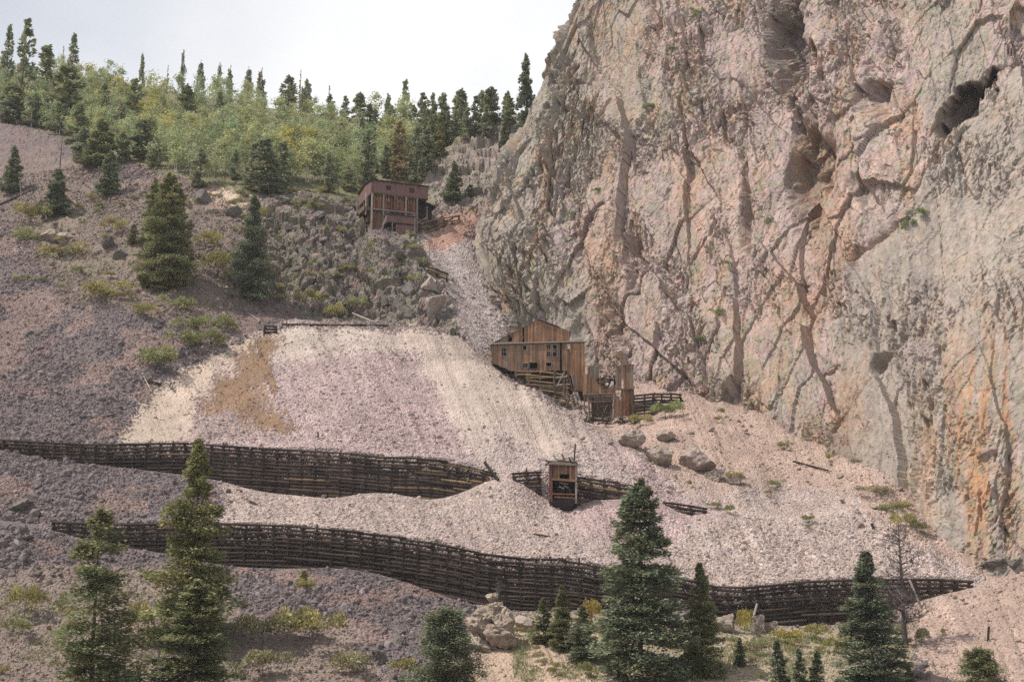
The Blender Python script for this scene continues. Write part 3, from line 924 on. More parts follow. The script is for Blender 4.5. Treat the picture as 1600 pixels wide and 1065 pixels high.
def scatter_scree(nst=150000):
    i0, i1 = np.searchsorted(GYS, [148, 332])
    V = GV[i0:i1]; C = GC[i0:i1]; px = GPX[i0:i1]; py = GPY[i0:i1]; rk = GROCK[i0:i1]
    w = (GYS[i0:i1][:, None] / 200.0) ** 1.4 * np.ones_like(px)
    w *= (px > -60) & (px < 1660) & (py < 1100)
    cb = np.interp(GT, CLIFF_BASE[:, 0], CLIFF_BASE[:, 1]) + 1
    w *= ~((px > 780) & (GYS[i0:i1][:, None] > cb[None]))
    w *= np.where(C[..., 3] > 0.55, 0.16, 1.0) * np.where(rk > 0.3, 0.10, 1.0)
    w *= np.where((C[..., 3] > 0.2) & (C[..., 3] <= 0.55), 0.5, 1.0)
    nw = np.minimum(np.abs(V[..., 1] - np.interp(V[..., 0], L1[:, 0], L1[:, 1]) - 0.3), np.abs(V[..., 1] - np.interp(V[..., 0], L2[:, 0], L2[:, 1]) - 0.3))
    w *= sstep(0.5, 0.9, nw) 
    w = w.ravel(); w /= w.sum()
    k = rng.choice(w.size, nst, p=w)
    p = V.reshape(-1, 3)[k].copy(); c = C.reshape(-1, 4)[k]
    p[:, 0] += rng.normal(0, 0.12, nst); p[:, 1] += rng.normal(0, 0.1, nst)
    size = 0.075 + 0.075 * rng.random(nst) ** 2 + 0.38 * rng.random(nst) ** 20
    size *= 0.75 + 0.6 * vnoise(p[:, 0] / 5, p[:, 1] / 6, 3) + 0.5 * sstep(0.6, 0.9, vnoise(p[:, 0] / 11, p[:, 1] / 9, 9))
    darkz = c[:, 0] < 0.22
    size *= np.where(darkz, 1.3, 0.78)
    s = size[:, None] * (0.75 + 0.5 * rng.random((nst, 3)))
    rot = rng.random((nst, 3)) * 6.283
    br = 0.76 + 0.34 * rng.random(nst) + 0.42 * (rng.random(nst) > 0.92)
    cc = c[:, :3] * br[:, None] * (1 + 0.10 * (rng.random((nst, 3)) - 0.5))
    cc = np.clip(cc, 0.02, 0.75)
    for L, tb, bb, yt, xa, xb, n in ((L1, W1_TOP, W1_BASE, W1_Y, 90, 1520, 1100), (L2, W2_TOP, W2_BASE, W2_Y, 0, 985, 700)):
        xs = rng.uniform(xa, xb, n); f = rng.random(n)
        q = np.array([P(x, cur(tb, x) * (1 - g) + cur(bb, x) * g, float(cur(yt, x)) + 0.10 + 0.25 * rng.random()) for x, g in zip(xs, f)])
        p = np.vstack([p, q]); sz = 0.06 + 0.09 * rng.random(n)
        s = np.vstack([s, sz[:, None] * (0.8 + 0.4 * rng.random((n, 3)))]); rot = np.vstack([rot, rng.random((n, 3)) * 6.283])
        cc = np.vstack([cc, np.array((0.44, 0.37, 0.34)) * (0.7 + 0.5 * rng.random((n, 1)))]); nst += n
    src = [rock_mesh('scree_stone_mesh', 500 + i, 1, 0.7, M['scree'], 6) for i in range(5)]
    instancer('scree', p, s, rot, cc, rng.integers(0, 5, nst), src, 'loose broken stones covering the mine dump and talus slopes', 'scree')


scatter_scree()
# ------------------------------------------------------------------ timber kit
_cache = {}


def box_mesh(mat):
    k = ('box', mat)
    if k not in _cache:
        v = np.array([(x, y, z) for x in (-.5, .5) for y in (-.5, .5) for z in (-.5, .5)], float)
        f = np.array([(0, 1, 3, 2), (4, 6, 7, 5), (0, 4, 5, 1), (2, 3, 7, 6), (0, 2, 6, 4), (1, 5, 7, 3)])
        _cache[k] = mesh_np('board', v, f, False, M[mat])
    return _cache[k]


def log_mesh(mat, var=0):
    k = ('log', mat, var)
    if k not in _cache:
        r = np.random.default_rng(900 + var)
        ns, nr = 8, 4
        v = []
        for i in range(nr):
            x = -0.5 + i / (nr - 1)
            w = 1 + 0.10 * (r.random() - 0.5) - 0.10 * i / nr
            oy, oz = 0.10 * (r.random(2) - 0.5)
            for j in range(ns):
                a = j / ns * 2 * math.pi
                q = w * (1 + 0.10 * (r.random() - 0.5))
                v.append((x, math.cos(a) * q + oy, math.sin(a) * q + oz))
        v += [(-0.5, 0, 0), (0.5, 0, 0)]
        f = []
        for i in range(nr - 1):
            for j in range(ns):
                a, b = i * ns + j, i * ns + (j + 1) % ns
                f += [(a, b, b + ns), (a, b + ns, a + ns)]
        c0, c1 = nr * ns, nr * ns + 1
        for j in range(ns):
            f.append((c0, (j + 1) % ns, j)); f.append((c1, (nr - 1) * ns + j, (nr - 1) * ns + (j + 1) % ns))
        _cache[k] = mesh_np('log', np.array(v), np.array(f), False, M[mat])
    return _cache[k]


def V3(a): return Vector((float(a[0]), float(a[1]), float(a[2])))


def box(parent, name, c, size, mat, rot=(0, 0, 0)):
    o = bpy.data.objects.new(name, box_mesh(mat))
    o.location = V3(c); o.scale = V3(size); o.rotation_euler = rot
    return link(o, parent)


def beam(parent, name, p, q, r, mat, square=False):
    """a log or squared timber between two local points"""
    p, q = V3(p), V3(q)
    d = q - p
    o = bpy.data.objects.new(name, box_mesh(mat) if square else log_mesh(mat, random.randrange(4)))
    o.location = (p + q) / 2
    o.rotation_mode = 'QUATERNION'
    o.rotation_quaternion = d.to_track_quat('X', 'Z')
    k = 2 * r if square else r
    o.scale = (d.length, k, k)
    return link(o, parent)


def prism(parent, name, pts, vec, mat):
    """a flat polygon given thickness along vec"""
    n = len(pts)
    v = [tuple(map(float, p)) for p in pts] + [tuple(float(p[i]) + float(vec[i]) for i in range(3)) for p in pts]
    f = [tuple(range(n)), tuple(range(2 * n - 1, n - 1, -1))] + [(i, i + n, (i + 1) % n + n, (i + 1) % n) for i in range(n)]
    me = bpy.data.meshes.new(name); me.from_pydata(v, [], f); me.update()
    bm = bmesh.new(); bm.from_mesh(me); bmesh.ops.recalc_face_normals(bm, faces=bm.faces); bm.to_mesh(me); bm.free()
    me.materials.append(M[mat])
    return link(bpy.data.objects.new(name, me), parent)


# ------------------------------------------------------------------ log cribbing
def crib(name, label, top, base, yt, x0, x1, mat='log', dz=0.54, bay=1.95, rad=0.19, posts=True, tan=None, group=None, front=0.0, jit=0.05):
    xs = np.arange(x0, x1 + 0.1, 2.0)
    T = np.array([P(x, cur(top, x), float(cur(yt, x)) - front) for x in xs])
    B = np.array([P(x, cur(base, x), float(cur(yt, x)) - front) for x in xs])
    s = np.r_[0, np.cumsum(np.hypot(np.diff(T[:, 0]), np.diff(T[:, 1])))]
    zt, zb = T[:, 2], B[:, 2]
    win = 13
    zs = np.convolve(np.pad(zt, win // 2, mode='edge'), np.ones(win) / win, 'valid')[:len(zt)]
    mid = len(xs) // 2
    root = empty(name, (T[mid, 0], T[mid, 1], zb[mid]))
    tag(root, label, 'cribbing', group)
    o = np.array(root.location)
    cols = np.arange(0.2, s[-1], bay) + rng.normal(0, 0.08, len(np.arange(0.2, s[-1], bay)))

    def at(sv, z):
        x = np.interp(sv, s, T[:, 0]); y = np.interp(sv, s, T[:, 1])
        bat = 0.055 * (z - np.interp(sv, s, zb))
        return np.array([x, y + bat - 0.02, z]) - o
    ncourse = int((zs - zb).max() / dz) + 2
    hv, hf = [], []
    hm = np.array([v.co[:] for v in log_mesh(mat, 0).vertices])
    hfac = np.array([p.vertices[:] for p in log_mesh(mat, 0).polygons])
    nlog = 0
    cz = np.interp(cols, s, zs); ct = np.interp(cols, s, zt); cbz = np.interp(cols, s, zb)
    for k in range(ncourse):
        z = cz - 0.22 - k * dz
        ok = (z > cbz - 0.35) & (z < ct + 0.12)
        i = 0
        while i < len(cols):
            if not ok[i]:
                i += 1; continue
            j = i
            n = random.choice((2, 2, 3, 3, 4))
            if i == 0 and k % 2: n = 1
            while j + 1 < len(cols) and ok[j + 1] and j - i < n: j += 1
            if j > i or True:
                e0 = 0.25 + 0.3 * random.random(); e1 = 0.25 + 0.3 * random.random()
                s0 = max(0, cols[i] - e0); s1 = min(s[-1], cols[j] + e1)
                off = random.gauss(0, jit)
                a = at(s0, z[i] + random.gauss(0, jit)); b = at(s1, z[j] + random.gauss(0, jit))
                a[1] -= off; b[1] -= off
                m = mat
                if tan is not None and random.random() < tan(0.5 * (xs[0] + (xs[-1] - xs[0]) * (s0 + s1) / (2 * s[-1]) * 2) if False else np.interp((s0 + s1) / 2, s, xs)): m = 'log_tan'
                beam(root, 'log', a, b, rad * random.uniform(0.8, 1.15), m)
                nlog += 1
            i = j if j > i else i + 1
            if j + 1 >= len(cols) or not ok[min(j + 1, len(cols) - 1)]: i = j + 1
        for c in range(len(cols)):
            if ok[c] and random.random() < 0.94:
                zz = z[c] - dz * 0.5 + random.gauss(0, 0.02)
                if zz < cbz[c] - 0.4: continue
                p = at(cols[c] + random.gauss(0, 0.06), zz)
                ln = 1.1; r = rad * random.uniform(0.75, 1.05)
                q = hm * (ln, r, r)
                q = np.c_[q[:, 1], q[:, 0], q[:, 2]] + p + (0, 0.55 - 0.17 - 0.12 * random.random(), 0)
                hf.append(hfac[:, ::-1] + len(hv) * len(hm)); hv.append(q)
    if hv:
        me = mesh_np('header_log_ends', np.concatenate(hv), np.concatenate(hf), False, M[mat])
        h = link(bpy.data.objects.new('header_log_ends', me), root); tag(h, kind='stuff')
    if posts:
        for c in range(1, len(cols) - 1):
            if random.random() < 0.14:
                p = at(cols[c], ct[c] - 0.3)
                beam(root, 'post', p, p + (random.gauss(0, 0.07), 0.05, 0.40 + 0.35 * random.random()), 0.13, mat)
    return root, nlog


_, n1 = crib('log_cribbing', 'long lowest dark log cribbing wall across the foreground, below the second retaining wall', W1_TOP, W1_BASE, W1_Y, 82, 1535)
_, n2 = crib('log_cribbing', 'dark log cribbing wall under the big dump, left of the timber ore chute', W2_TOP, W2_BASE, W2_Y, -60, 776,
             tan=lambda x: 0.55 if 640 < x < 745 else 0.06)
_, n3 = crib('log_cribbing', 'short log cribbing wall between the spill cone and the timber ore chute', W2_TOP, W2_BASE, W2_Y, 800, 858)
_, n4 = crib('log_cribbing', 'short bleached log cribbing wall right of the timber ore chute', W2_TOP, W2_BASE, W2_Y, 901, 990, tan=lambda x: 0.5)
_, n5 = crib('log_cribbing', 'small isolated log cribbing fragment half buried in the pink dump', W2_TOP, W2_BASE, W2_Y, 1036, 1106, posts=False, tan=lambda x: 0.25)
print('LOGS', n1, n2, n3, n4, n5)
# cribbing round the mill
crib('log_cribbing', 'stepped tan log cribbing under the plank mill, above the dump edge', [(800, 579), (886, 577), (896, 600), (905, 640)], [(800, 580), (822, 596), (860, 618), (905, 648)], [(800, 256), (905, 254)], 804, 905,
     mat='log_tan', dz=0.58, bay=2.4, posts=False, tan=None)
crib('log_cribbing', 'log cribbing right of the plank tower at the cliff foot', [(988, 618), (1030, 612), (1072, 615)], [(988, 656), (1020, 655), (1045, 640), (1072, 622)], [(988, 245), (1072, 250)], 990, 1070, posts=True, tan=lambda x: 0.2)
crib('log_cribbing', 'tiny dark log cribbing at the left end of the dump-top rail', [(411, 508), (441, 508)], [(411, 526), (441, 516)], [(411, 255), (441, 255.5)], 412, 440, posts=False, front=0.8)
crib('log_cribbing', 'small broken log cribbing beside the tan track on the left slope', [(212, 589), (240, 594), (262, 604)], [(212, 600), (240, 608), (262, 610)], [(212, 235), (262, 234)], 213, 261, posts=False, dz=0.5, front=0.6, jit=0.12)
crib('log_cribbing', 'grey log pile in the talus gully below the upper headhouse', [(666, 412), (690, 418), (708, 432)], [(666, 428), (690, 436), (708, 440)], [(666, 283), (708, 285)], 668, 707, posts=False, dz=0.5, front=1.0, jit=0.15, tan=lambda x: 0.6)
crib('log_cribbing', 'collapsed grey log cribbing at the right foot of the upper headhouse', [(655, 352), (690, 338), (725, 334)], [(655, 366), (690, 356), (725, 345)], [(655, 300), (725, 306)], 656, 725, posts=False, dz=0.5, front=0.6, jit=0.2, tan=lambda x: 0.7)


# ------------------------------------------------------------------ plank mill below the cliff
def plank_wall(root, Y, xa, xb, top, bot, pick, bw=0.33, holes=(), th=0.05, lean=0.0, name='plank'):
    """vertical boards between two outline curves (photo pixels at distance Y); holes are left open"""
    o = np.array(root.location)
    step = bw * pxm(Y)
    x = xa
    while x < xb - 0.3 * step:
        x2 = min(x + step * random.uniform(0.85, 1.15), xb)
        xm = (x + x2) / 2
        yt = float(cur(top, xm)); yb = float(cur(bot, xm))
        spans = [(yt - random.uniform(0, 0.7), yb + random.uniform(0, 1.2))]
        for hx0, hy0, hx1, hy1 in holes:
            if hx0 < xm < hx1:
                ns = []
                for a, b in spans:
                    if a < hy0 < b: ns.append((a, hy0))
                    if a < hy1 < b: ns.append((hy1, b))
                    if not (a < hy0 < b or a < hy1 < b) and not (hy0 <= a and hy1 >= b): ns.append((a, b))
                spans = ns
        for a, b in spans:
            if b - a < 0.8 or random.random() < 0.025: continue
            p = P(xm, a, Y) - o; q = P(xm, b, Y) - o
            w = (P(x2, a, Y) - P(x, a, Y))[0]
            box(root, name, ((p[0] + q[0]) / 2, p[1] + random.uniform(0, 0.03) , (p[2] + q[2]) / 2), (w * 0.97, th, p[2] - q[2]), pick(xm, (a + b) / 2), (0, random.gauss(0, 0.006) + lean, 0))
        x = x2


def choose(*w):
    names = [n for n, k in w for _ in range(k)]
    return lambda x, y: random.choice(names)


def window_frame(root, Y, r, mat='frame', cross=True):
    o = np.array(root.location)
    a = P(r[0], r[1], Y - 0.06) - o; b = P(r[2], r[3], Y - 0.06) - o
    t = 0.09
    w = link(bpy.data.objects.new('window', box_mesh(mat)), root)
    w.location = V3((a + b) / 2 + np.array((0, 0, (a[2] - b[2]) / 2 - 0.04))); w.scale = (b[0] - a[0] + 0.1, t, t)
    def bar(nm, c, size):
        k = bpy.data.objects.new(nm, box_mesh(mat)); link(k, w)
        k.location = ((c[0] - w.location.x) / w.scale[0], (c[1] - w.location.y) / w.scale[1], (c[2] - w.location.z) / w.scale[2])
        k.scale = (size[0] / w.scale[0], size[1] / w.scale[1], size[2] / w.scale[2])
    m = (a + b) / 2
    bar('sill', (m[0], m[1] - 0.02, b[2]), (b[0] - a[0] + 0.16, 0.14, t))
    for x in (a[0], b[0]): bar('jamb', (x, m[1], m[2]), (t, t * 0.98, a[2] - b[2]))
    if cross:
        bar('glazing_bar', (m[0], m[1], m[2]), (0.05, 0.05, a[2] - b[2]))
        bar('glazing_bar', (m[0], m[1] + 0.003, m[2]), (b[0] - a[0], 0.05, 0.05))


YM = 257.0
mill = empty('mill_building', P(842, 580, YM))
tag(mill, 'large weathered plank mill building with gable and dark windows at the cliff foot', 'building')
o_ = np.array(mill.location)
HOLES = [(783, 543, 791, 556), (817, 539, 823, 547), (853.5, 538, 860.5, 545.5), (863.5, 538, 870.5, 545.5), (853.5, 549, 860.5, 557), (863.5, 549, 870.5, 557), (885, 537, 891, 545), (816, 567, 825, 574), (827, 566, 840, 575.5), (853, 565.5, 862, 572.5)]
TOPL = [(768, 539), (914, 535)]
BOTL = [(768, 566), (800, 579), (886, 578), (888, 586), (914, 586)]
plank_wall(mill, YM, 768, 814, TOPL, BOTL, choose(('plank', 4), ('plank_grey', 2)), holes=HOLES)
plank_wall(mill, YM, 814, 886, TOPL, BOTL, choose(('plank', 5), ('plank_orange', 2), ('plank_grey', 1)), holes=HOLES)
plank_wall(mill, YM, 886, 914, TOPL, BOTL, choose(('plank_orange', 5), ('plank', 2)), holes=HOLES)
for h in HOLES: window_frame(mill, YM, h, cross=h[0] in (783, 816, 853.5), mat='frame' if h[0] != 827 else 'log_brown')
# upper gable wall, set back behind the lean-to roof
YG = YM + 2.6
GT_ = [(768, 539), (840.5, 500), (889.5, 518), (891, 537)]
plank_wall(mill, YG, 769, 797, GT_, [(769, 539), (891, 536)], choose(('plank_grey', 5), ('plank', 1)), holes=[(793, 520, 799, 534)])
plank_wall(mill, YG, 797, 890, GT_, [(769, 539), (891, 536)], choose(('plank', 4), ('plank_orange', 3)), holes=[(793, 526, 799, 533)])
D = 9.0
def q(px, py, Y, dy=0.0, dz=0.0):
    return P(px, py, Y) - o_ + np.array((0, dy, dz))
prism(mill, 'roof', [q(767, 538.5, YM, -0.2), q(915, 534.5, YM, -0.2), q(893, 534.5, YG, 0.1, 0.15), q(769, 537.5, YG, 0.1, 0.15)], (0, 0, 0.10), 'plank_grey')
r_ = prism(mill, 'roof', [q(840.5, 499.5, YG, -0.25), q(874, 511.5, YG, -0.25), q(874, 511.5, YG, D), q(840.5, 499.5, YG, D)], (0, 0, 0.16), 'roof')
prism(mill, 'roof', [q(766, 538.5, YG, -0.12), q(840.5, 499.5, YG, -0.12), q(840.5, 499.5, YG, D), q(766, 538.5, YG, D)], (0, 0, 0.14), 'plank_grey')
prism(mill, 'roof', [q(874, 512, YG, -0.02), q(892, 518.5, YG, -0.02), q(892, 518.5, YG, D), q(874, 512, YG, D)], (0, 0, 0.12), 'plank_grey')
for x in (769, 913):
    prism(mill, 'side_wall', [q(x, 539 if x < 800 else 536, YM, 0.08), q(x, 539 if x < 800 else 536, YG, D), q(x, 590, YM, D), q(x, 590, YM, 0.08)], (0.08 if x < 800 else -0.08, 0, 0), 'plank')
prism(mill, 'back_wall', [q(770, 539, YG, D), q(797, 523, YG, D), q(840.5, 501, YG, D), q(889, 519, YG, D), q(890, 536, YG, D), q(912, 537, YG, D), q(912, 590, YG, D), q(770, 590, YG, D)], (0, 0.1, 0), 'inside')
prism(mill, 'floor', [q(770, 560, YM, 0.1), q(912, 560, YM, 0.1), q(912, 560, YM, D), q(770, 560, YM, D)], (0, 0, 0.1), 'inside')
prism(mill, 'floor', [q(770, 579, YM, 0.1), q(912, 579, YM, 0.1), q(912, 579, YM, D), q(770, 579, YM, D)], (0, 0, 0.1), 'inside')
beam(mill, 'beam', q(767, 538.5, YM, -0.12), q(915, 534.5, YM, -0.12), 0.09, 'roof', True)

# dark timbered bay under the mill
bay_ = empty('timber_bay', P(875, 620, 255.5)); o_ = np.array(bay_.location)
tag(bay_, 'dark collapsed timber bay with diagonal props under the mill front', 'timber frame')
for a, b, r in (((866, 579), (866, 614), 0.16), ((882, 578), (882, 612), 0.17), ((869, 606), (881, 582), 0.10), ((872, 612), (884, 590), 0.10), ((888, 586), (900, 628), 0.14), ((893, 584), (905, 640), 0.12), ((864, 590), (886, 588), 0.12), ((866, 602), (890, 600), 0.12), ((880, 600), (895, 610), 0.1)):
    beam(bay_, 'timber', P(*a, 254.6) - o_, P(*b, 254.4) - o_, r, 'log_brown' if random.random() < 0.6 else 'log_grey')
prism(bay_, 'shade_backing', [P(864, 578, 258) - o_, P(914, 578, 258) - o_, P(914, 640, 258) - o_, P(864, 625, 258) - o_], (0, 0.1, 0), 'inside')  # near-black sheet painted as the shade behind the props
pw = empty('plank_bin', P(905, 612, 254)); tag(pw, 'brown plank bin wall directly below the right corner of the mill', 'bin')
plank_wall(pw, 254.0, 896, 912, [(896, 587), (912, 586)], [(896, 609), (912, 611)], choose(('plank', 3), ('log_brown', 2)))
prism(pw, 'side_wall', [P(912, 586, 254.1) - np.array(pw.location), P(912, 586, 258) - np.array(pw.location), P(912, 612, 258) - np.array(pw.location), P(912, 612, 254.1) - np.array(pw.location)], (-0.08, 0, 0), 'plank')

# leaning brown plank wall and small grey shed between mill and tower
lw = empty('leaning_plank_screen', P(925, 617, 252)); tag(lw, 'sagging brown plank wall with a stepped slanting top right of the mill', 'plank screen')
plank_wall(lw, 252.0, 911, 941, [(911, 583), (920, 585), (936, 601), (941, 611)], [(911, 616), (941, 614)], choose(('plank', 4), ('plank_orange', 2)), lean=0.03)
plank_wall(lw, 251.4, 936, 962, [(936, 608), (962, 606)], [(936, 616), (962, 616)], choose(('plank', 3), ('plank_orange', 1)), lean=-0.05)
for x in (913, 938): beam(lw, 'post', P(x, 586, 252.3) - np.array(lw.location), P(x, 640, 252.3) - np.array(lw.location), 0.12, 'log_brown')
gs = empty('grey_shed', P(928, 600, 255)); tag(gs, 'narrow grey plank shed standing behind the leaning plank wall', 'shed')
plank_wall(gs, 255.0, 918, 936, [(918, 574), (922, 571), (936, 572)], [(918, 606), (936, 606)], choose(('plank_grey', 4), ('plank', 1)))
prism(gs, 'side_wall', [P(936, 572, 255.1) - np.array(gs.location), P(936, 572, 258) - np.array(gs.location), P(936, 606, 258) - np.array(gs.location), P(936, 606, 255.1) - np.array(gs.location)], (-0.08, 0, 0), 'plank_grey')
prism(gs, 'side_wall', [P(918, 574, 255.1) - np.array(gs.location), P(918, 574, 258) - np.array(gs.location), P(918, 606, 258) - np.array(gs.location), P(918, 606, 255.1) - np.array(gs.location)], (0.08, 0, 0), 'plank_grey')

# heap of fallen beams between the shed and the tower
rb = empty('beam_heap', P(950, 605, 253)); tag(rb, 'tangle of fallen dark and bleached beams between shed and plank tower', 'timber heap'); o_ = np.array(rb.location)
for i in range(26):
    x = random.uniform(936, 962); y = random.uniform(582, 606)
    an = random.gauss(0, 0.35) if i % 3 else random.gauss(1.4, 0.3)
    l = random.uniform(5, 11)
    beam(rb, 'beam', P(x - l * math.cos(an), y + l * math.sin(an) * 0.8, 253 + random.uniform(-.5, .9)) - o_, P(x + l * math.cos(an), y - l * math.sin(an) * 0.8, 253 + random.uniform(-.5, .9)) - o_, random.uniform(0.08, 0.16), random.choice(('log', 'log_brown', 'log_grey', 'roof')))

dh = empty('beam_heap', P(915, 655, 247)); tag(dh, 'splintered timber spilling down the slope left of the portal frame', 'timber heap'); o_ = np.array(dh.location)
for i in range(22):
    x = random.uniform(884, 922); y = 618 + (x - 884) * 0.85 + random.uniform(-6, 5)
    an = random.gauss(-0.6, 0.6); l = random.uniform(3.5, 9)
    beam(dh, 'beam', P(x - l * math.cos(an), y + l * math.sin(an) * 0.8, 249.5 + random.uniform(-.8, .8)) - o_, P(x + l * math.cos(an), y - l * math.sin(an) * 0.8, 249.5 + random.uniform(-.8, .8)) - o_, random.uniform(0.07, 0.15), random.choice(('log', 'log_brown', 'log_grey', 'plank_grey')), random.random() < 0.5)
fh = empty('beam_heap', P(940, 665, 245.5)); tag(fh, 'low pile of broken dark beams at the foot of the portal frame', 'timber heap'); o_ = np.array(fh.location)
for i in range(20):
    x = random.uniform(918, 990); y = 657 + random.uniform(-5, 4)
    an = random.gauss(0.1, 0.7); l = random.uniform(3, 7)
    beam(fh, 'beam', P(x - l * math.cos(an), y + l * math.sin(an) * 0.8, 246 + random.uniform(-.5, .5)) - o_, P(x + l * math.cos(an), y - l * math.sin(an) * 0.8, 246 + random.uniform(-.5, .5)) - o_, random.uniform(0.07, 0.14), random.choice(('log', 'log', 'log_brown', 'log_grey')))

# the tower
tw = empty('plank_tower', P(978, 657, 249)); tag(tw, 'tall two-stage plank tower, grey-brown above and red-brown below', 'tower'); o_ = np.array(tw.location)
plank_wall(tw, 249.0, 962, 990, [(962, 572), (990, 570)], [(962, 607), (990, 608)], choose(('plank', 3), ('plank_grey', 2)))
plank_wall(tw, 249.6, 971, 989.5, [(971, 607), (990, 607)], [(971, 652), (990, 650)], choose(('plank_red', 2), ('plank', 3)))
for x, y0, y1, m in ((962.5, 572, 607, 'plank_grey'), (989.5, 570, 607, 'plank_grey'), (971.5, 607, 655, 'plank'), (989, 607, 655, 'plank')):
    s_ = 1 if x < 975 else -1
    prism(tw, 'side_wall', [P(x, y0, 249.7) - o_, P(x, y0, 253) - o_, P(x, y1, 253) - o_, P(x, y1, 249.7) - o_], (0.08 * s_, 0, 0), m)
prism(tw, 'roof', [P(961.5, 571.5, 248.8) - o_, P(990.5, 569.5, 248.8) - o_, P(990.5, 569.5, 253.2) - o_, P(961.5, 571.5, 253.2) - o_], (0, 0, 0.1), 'plank_grey')
beam(tw, 'floor_beam', P(961, 608, 248.9) - o_, P(991, 608, 248.9) - o_, 0.12, 'log_brown', True)
for x in (972, 989.5): beam(tw, 'post', P(x, 608, 249.1) - o_, P(x, 660, 249.1) - o_, 0.14, 'log_brown', True)

pp = empty('timber_hoarding', P(966, 654, 246.5)); tag(pp, 'upright orange-brown plank panel leaning against the portal frame', 'hoarding')
plank_wall(pp, 246.5, 959.5, 972.5, [(959.5, 624), (965, 621), (972.5, 628)], [(959.5, 652), (972.5, 653)], choose(('plank_orange', 2), ('plank', 3)))
beam(pp, 'batten', P(959.5, 645, 246.7) - np.array(pp.location), P(972.5, 645, 246.7) - np.array(pp.location), 0.07, 'log_brown', True)

# portal frame
pf = empty('portal_frame', P(938, 660, 247.5)); tag(pf, 'dark heavy timber portal frame with hanging beams below the leaning wall', 'timber frame'); o_ = np.array(pf.location)
for a, b, r in (((917, 617), (961, 615), 0.2), ((919, 622), (960, 621), 0.16), ((921, 628), (955, 627), 0.13), ((919, 617), (922, 655), 0.18), ((926, 622), (927, 660), 0.16), ((953, 622), (956, 658), 0.16), ((959, 616), (959, 656), 0.17),
                ((933, 630), (936, 664), 0.12), ((944, 630), (941, 664), 0.12), ((930, 636), (950, 634), 0.10), ((929, 645), (953, 645), 0.12), ((931, 656), (955, 650), 0.10), ((935, 640), (943, 660), 0.08), ((949, 632), (938, 655), 0.08), ((918, 652), (958, 655), 0.14)):
    beam(pf, 'timber', P(*a, 247.5 + random.uniform(-.3, .3)) - o_, P(*b, 247.5 + random.uniform(-.3, .3)) - o_, r, random.choice(('log', 'log_brown', 'log_brown', 'log_grey')))
prism(pf, 'shade_backing', [P(924, 625, 249.3) - o_, P(957, 624, 249.3) - o_, P(957, 668, 249.3) - o_, P(924, 668, 249.3) - o_], (0, 0.1, 0), 'inside')  # near-black sheet painted as the shade within the portal

# bleached collapsed stair
sr = empty('collapsed_stair', P(905, 640, 250)); tag(sr, 'bleached grey collapsed timber stair leaning on the dump edge below the mill', 'stair'); o_ = np.array(sr.location)
for a, b, r in (((892, 620), (897, 640), 0.13), ((902, 614), (914, 648), 0.13), ((893, 622), (904, 617), 0.09), ((894, 630), (907, 625), 0.09), ((896, 638), (910, 632), 0.09), ((890, 619), (903, 612), 0.1), ((896, 612), (902, 632), 0.09)):
    beam(sr, 'tread' if r < 0.1 else 'stringer', P(*a, 249.5 + random.uniform(-.3, .3)) - o_, P(*b, 249.2 + random.uniform(-.3, .3)) - o_, r, 'log_grey', True)

# ------------------------------------------------------------------ upper headhouse
hh_base = P(579.5, 364, 296)
hh = empty('headhouse', hh_base, R(21))
tag(hh, 'tall rust-red sheet-metal headhouse on timber posts atop the outcrop', 'building')
def hz(py): return float(P(581.5, py, 296)[2] - hh_base[2])
LX, LYD = 12.9, 11.0
z0, z1 = hz(300), hz(282)
for i in range(12):                                   # front sheets
    w = LX / 12
    x = (i + 0.5) * w
    if i in (3, 8):
        box(hh, 'sheet', (x, 0, (z0 + hz(293.5)) / 2), (w * 0.99, 0.05, hz(293.5) - z0), 'tin')
        box(hh, 'sheet', (x, 0, (z1 + hz(287)) / 2), (w * 0.99, 0.05, z1 - hz(287)), 'tin')
        wf = box(hh, 'window', (x, 0.12, hz(290)), (w, 0.04, hz(286.8) - hz(293.7)), 'inside')
        box(hh, 'window_sill', (x, -0.04, hz(293.6)), (w * 1.05, 0.1, 0.08), 'roof')
    else:
        box(hh, 'sheet', (x, random.uniform(-0.015, 0.015), (z0 + z1) / 2), (w * 0.99, 0.05, z1 - z0 + random.uniform(-.04, .04)), 'tin')
for i in range(7):
    w = LYD / 7
    box(hh, 'sheet', (0.0, (i + 0.5) * w, (z0 + z1) / 2 + 0.03), (0.05, w * 0.99, z1 - z0), 'tin')
box(hh, 'sheet', (LX, LYD / 2, (z0 + z1) / 2), (0.05, LYD, z1 - z0), 'tin')
box(hh, 'sheet', (LX / 2, LYD, (z0 + z1) / 2), (LX, 0.05, z1 - z0), 'tin')
prism(hh, 'roof', [(-0.35, -0.35, z1 + 0.06), (LX + 0.3, -0.35, z1 + 0.06), (LX + 0.3, LYD / 2, z1 + 0.9), (-0.35, LYD / 2, z1 + 0.9)], (0, 0, 0.13), 'roof')
prism(hh, 'roof', [(-0.35, LYD + 0.35, z1 + 0.06), (LX + 0.3, LYD + 0.35, z1 + 0.06), (LX + 0.3, LYD / 2 + 0.01, z1 + 0.9), (-0.35, LYD / 2 + 0.01, z1 + 0.9)], (0, 0, 0.13), 'roof')
prism(hh, 'gable_sheet', [(-0.01, 0, z1 + 0.02), (-0.01, LYD, z1 + 0.02), (-0.01, LYD / 2, z1 + 0.85)], (0.06, 0, 0), 'tin')
box(hh, 'floor', (LX / 2, LYD / 2, z0 - 0.12), (LX + 0.2, LYD + 0.2, 0.2), 'log_brown')
box(hh, 'corner_board', (0, -0.04, (z0 + z1) / 2), (0.16, 0.1, z1 - z0), 'roof')
zb_ = hz(372)
zm = hz(326)
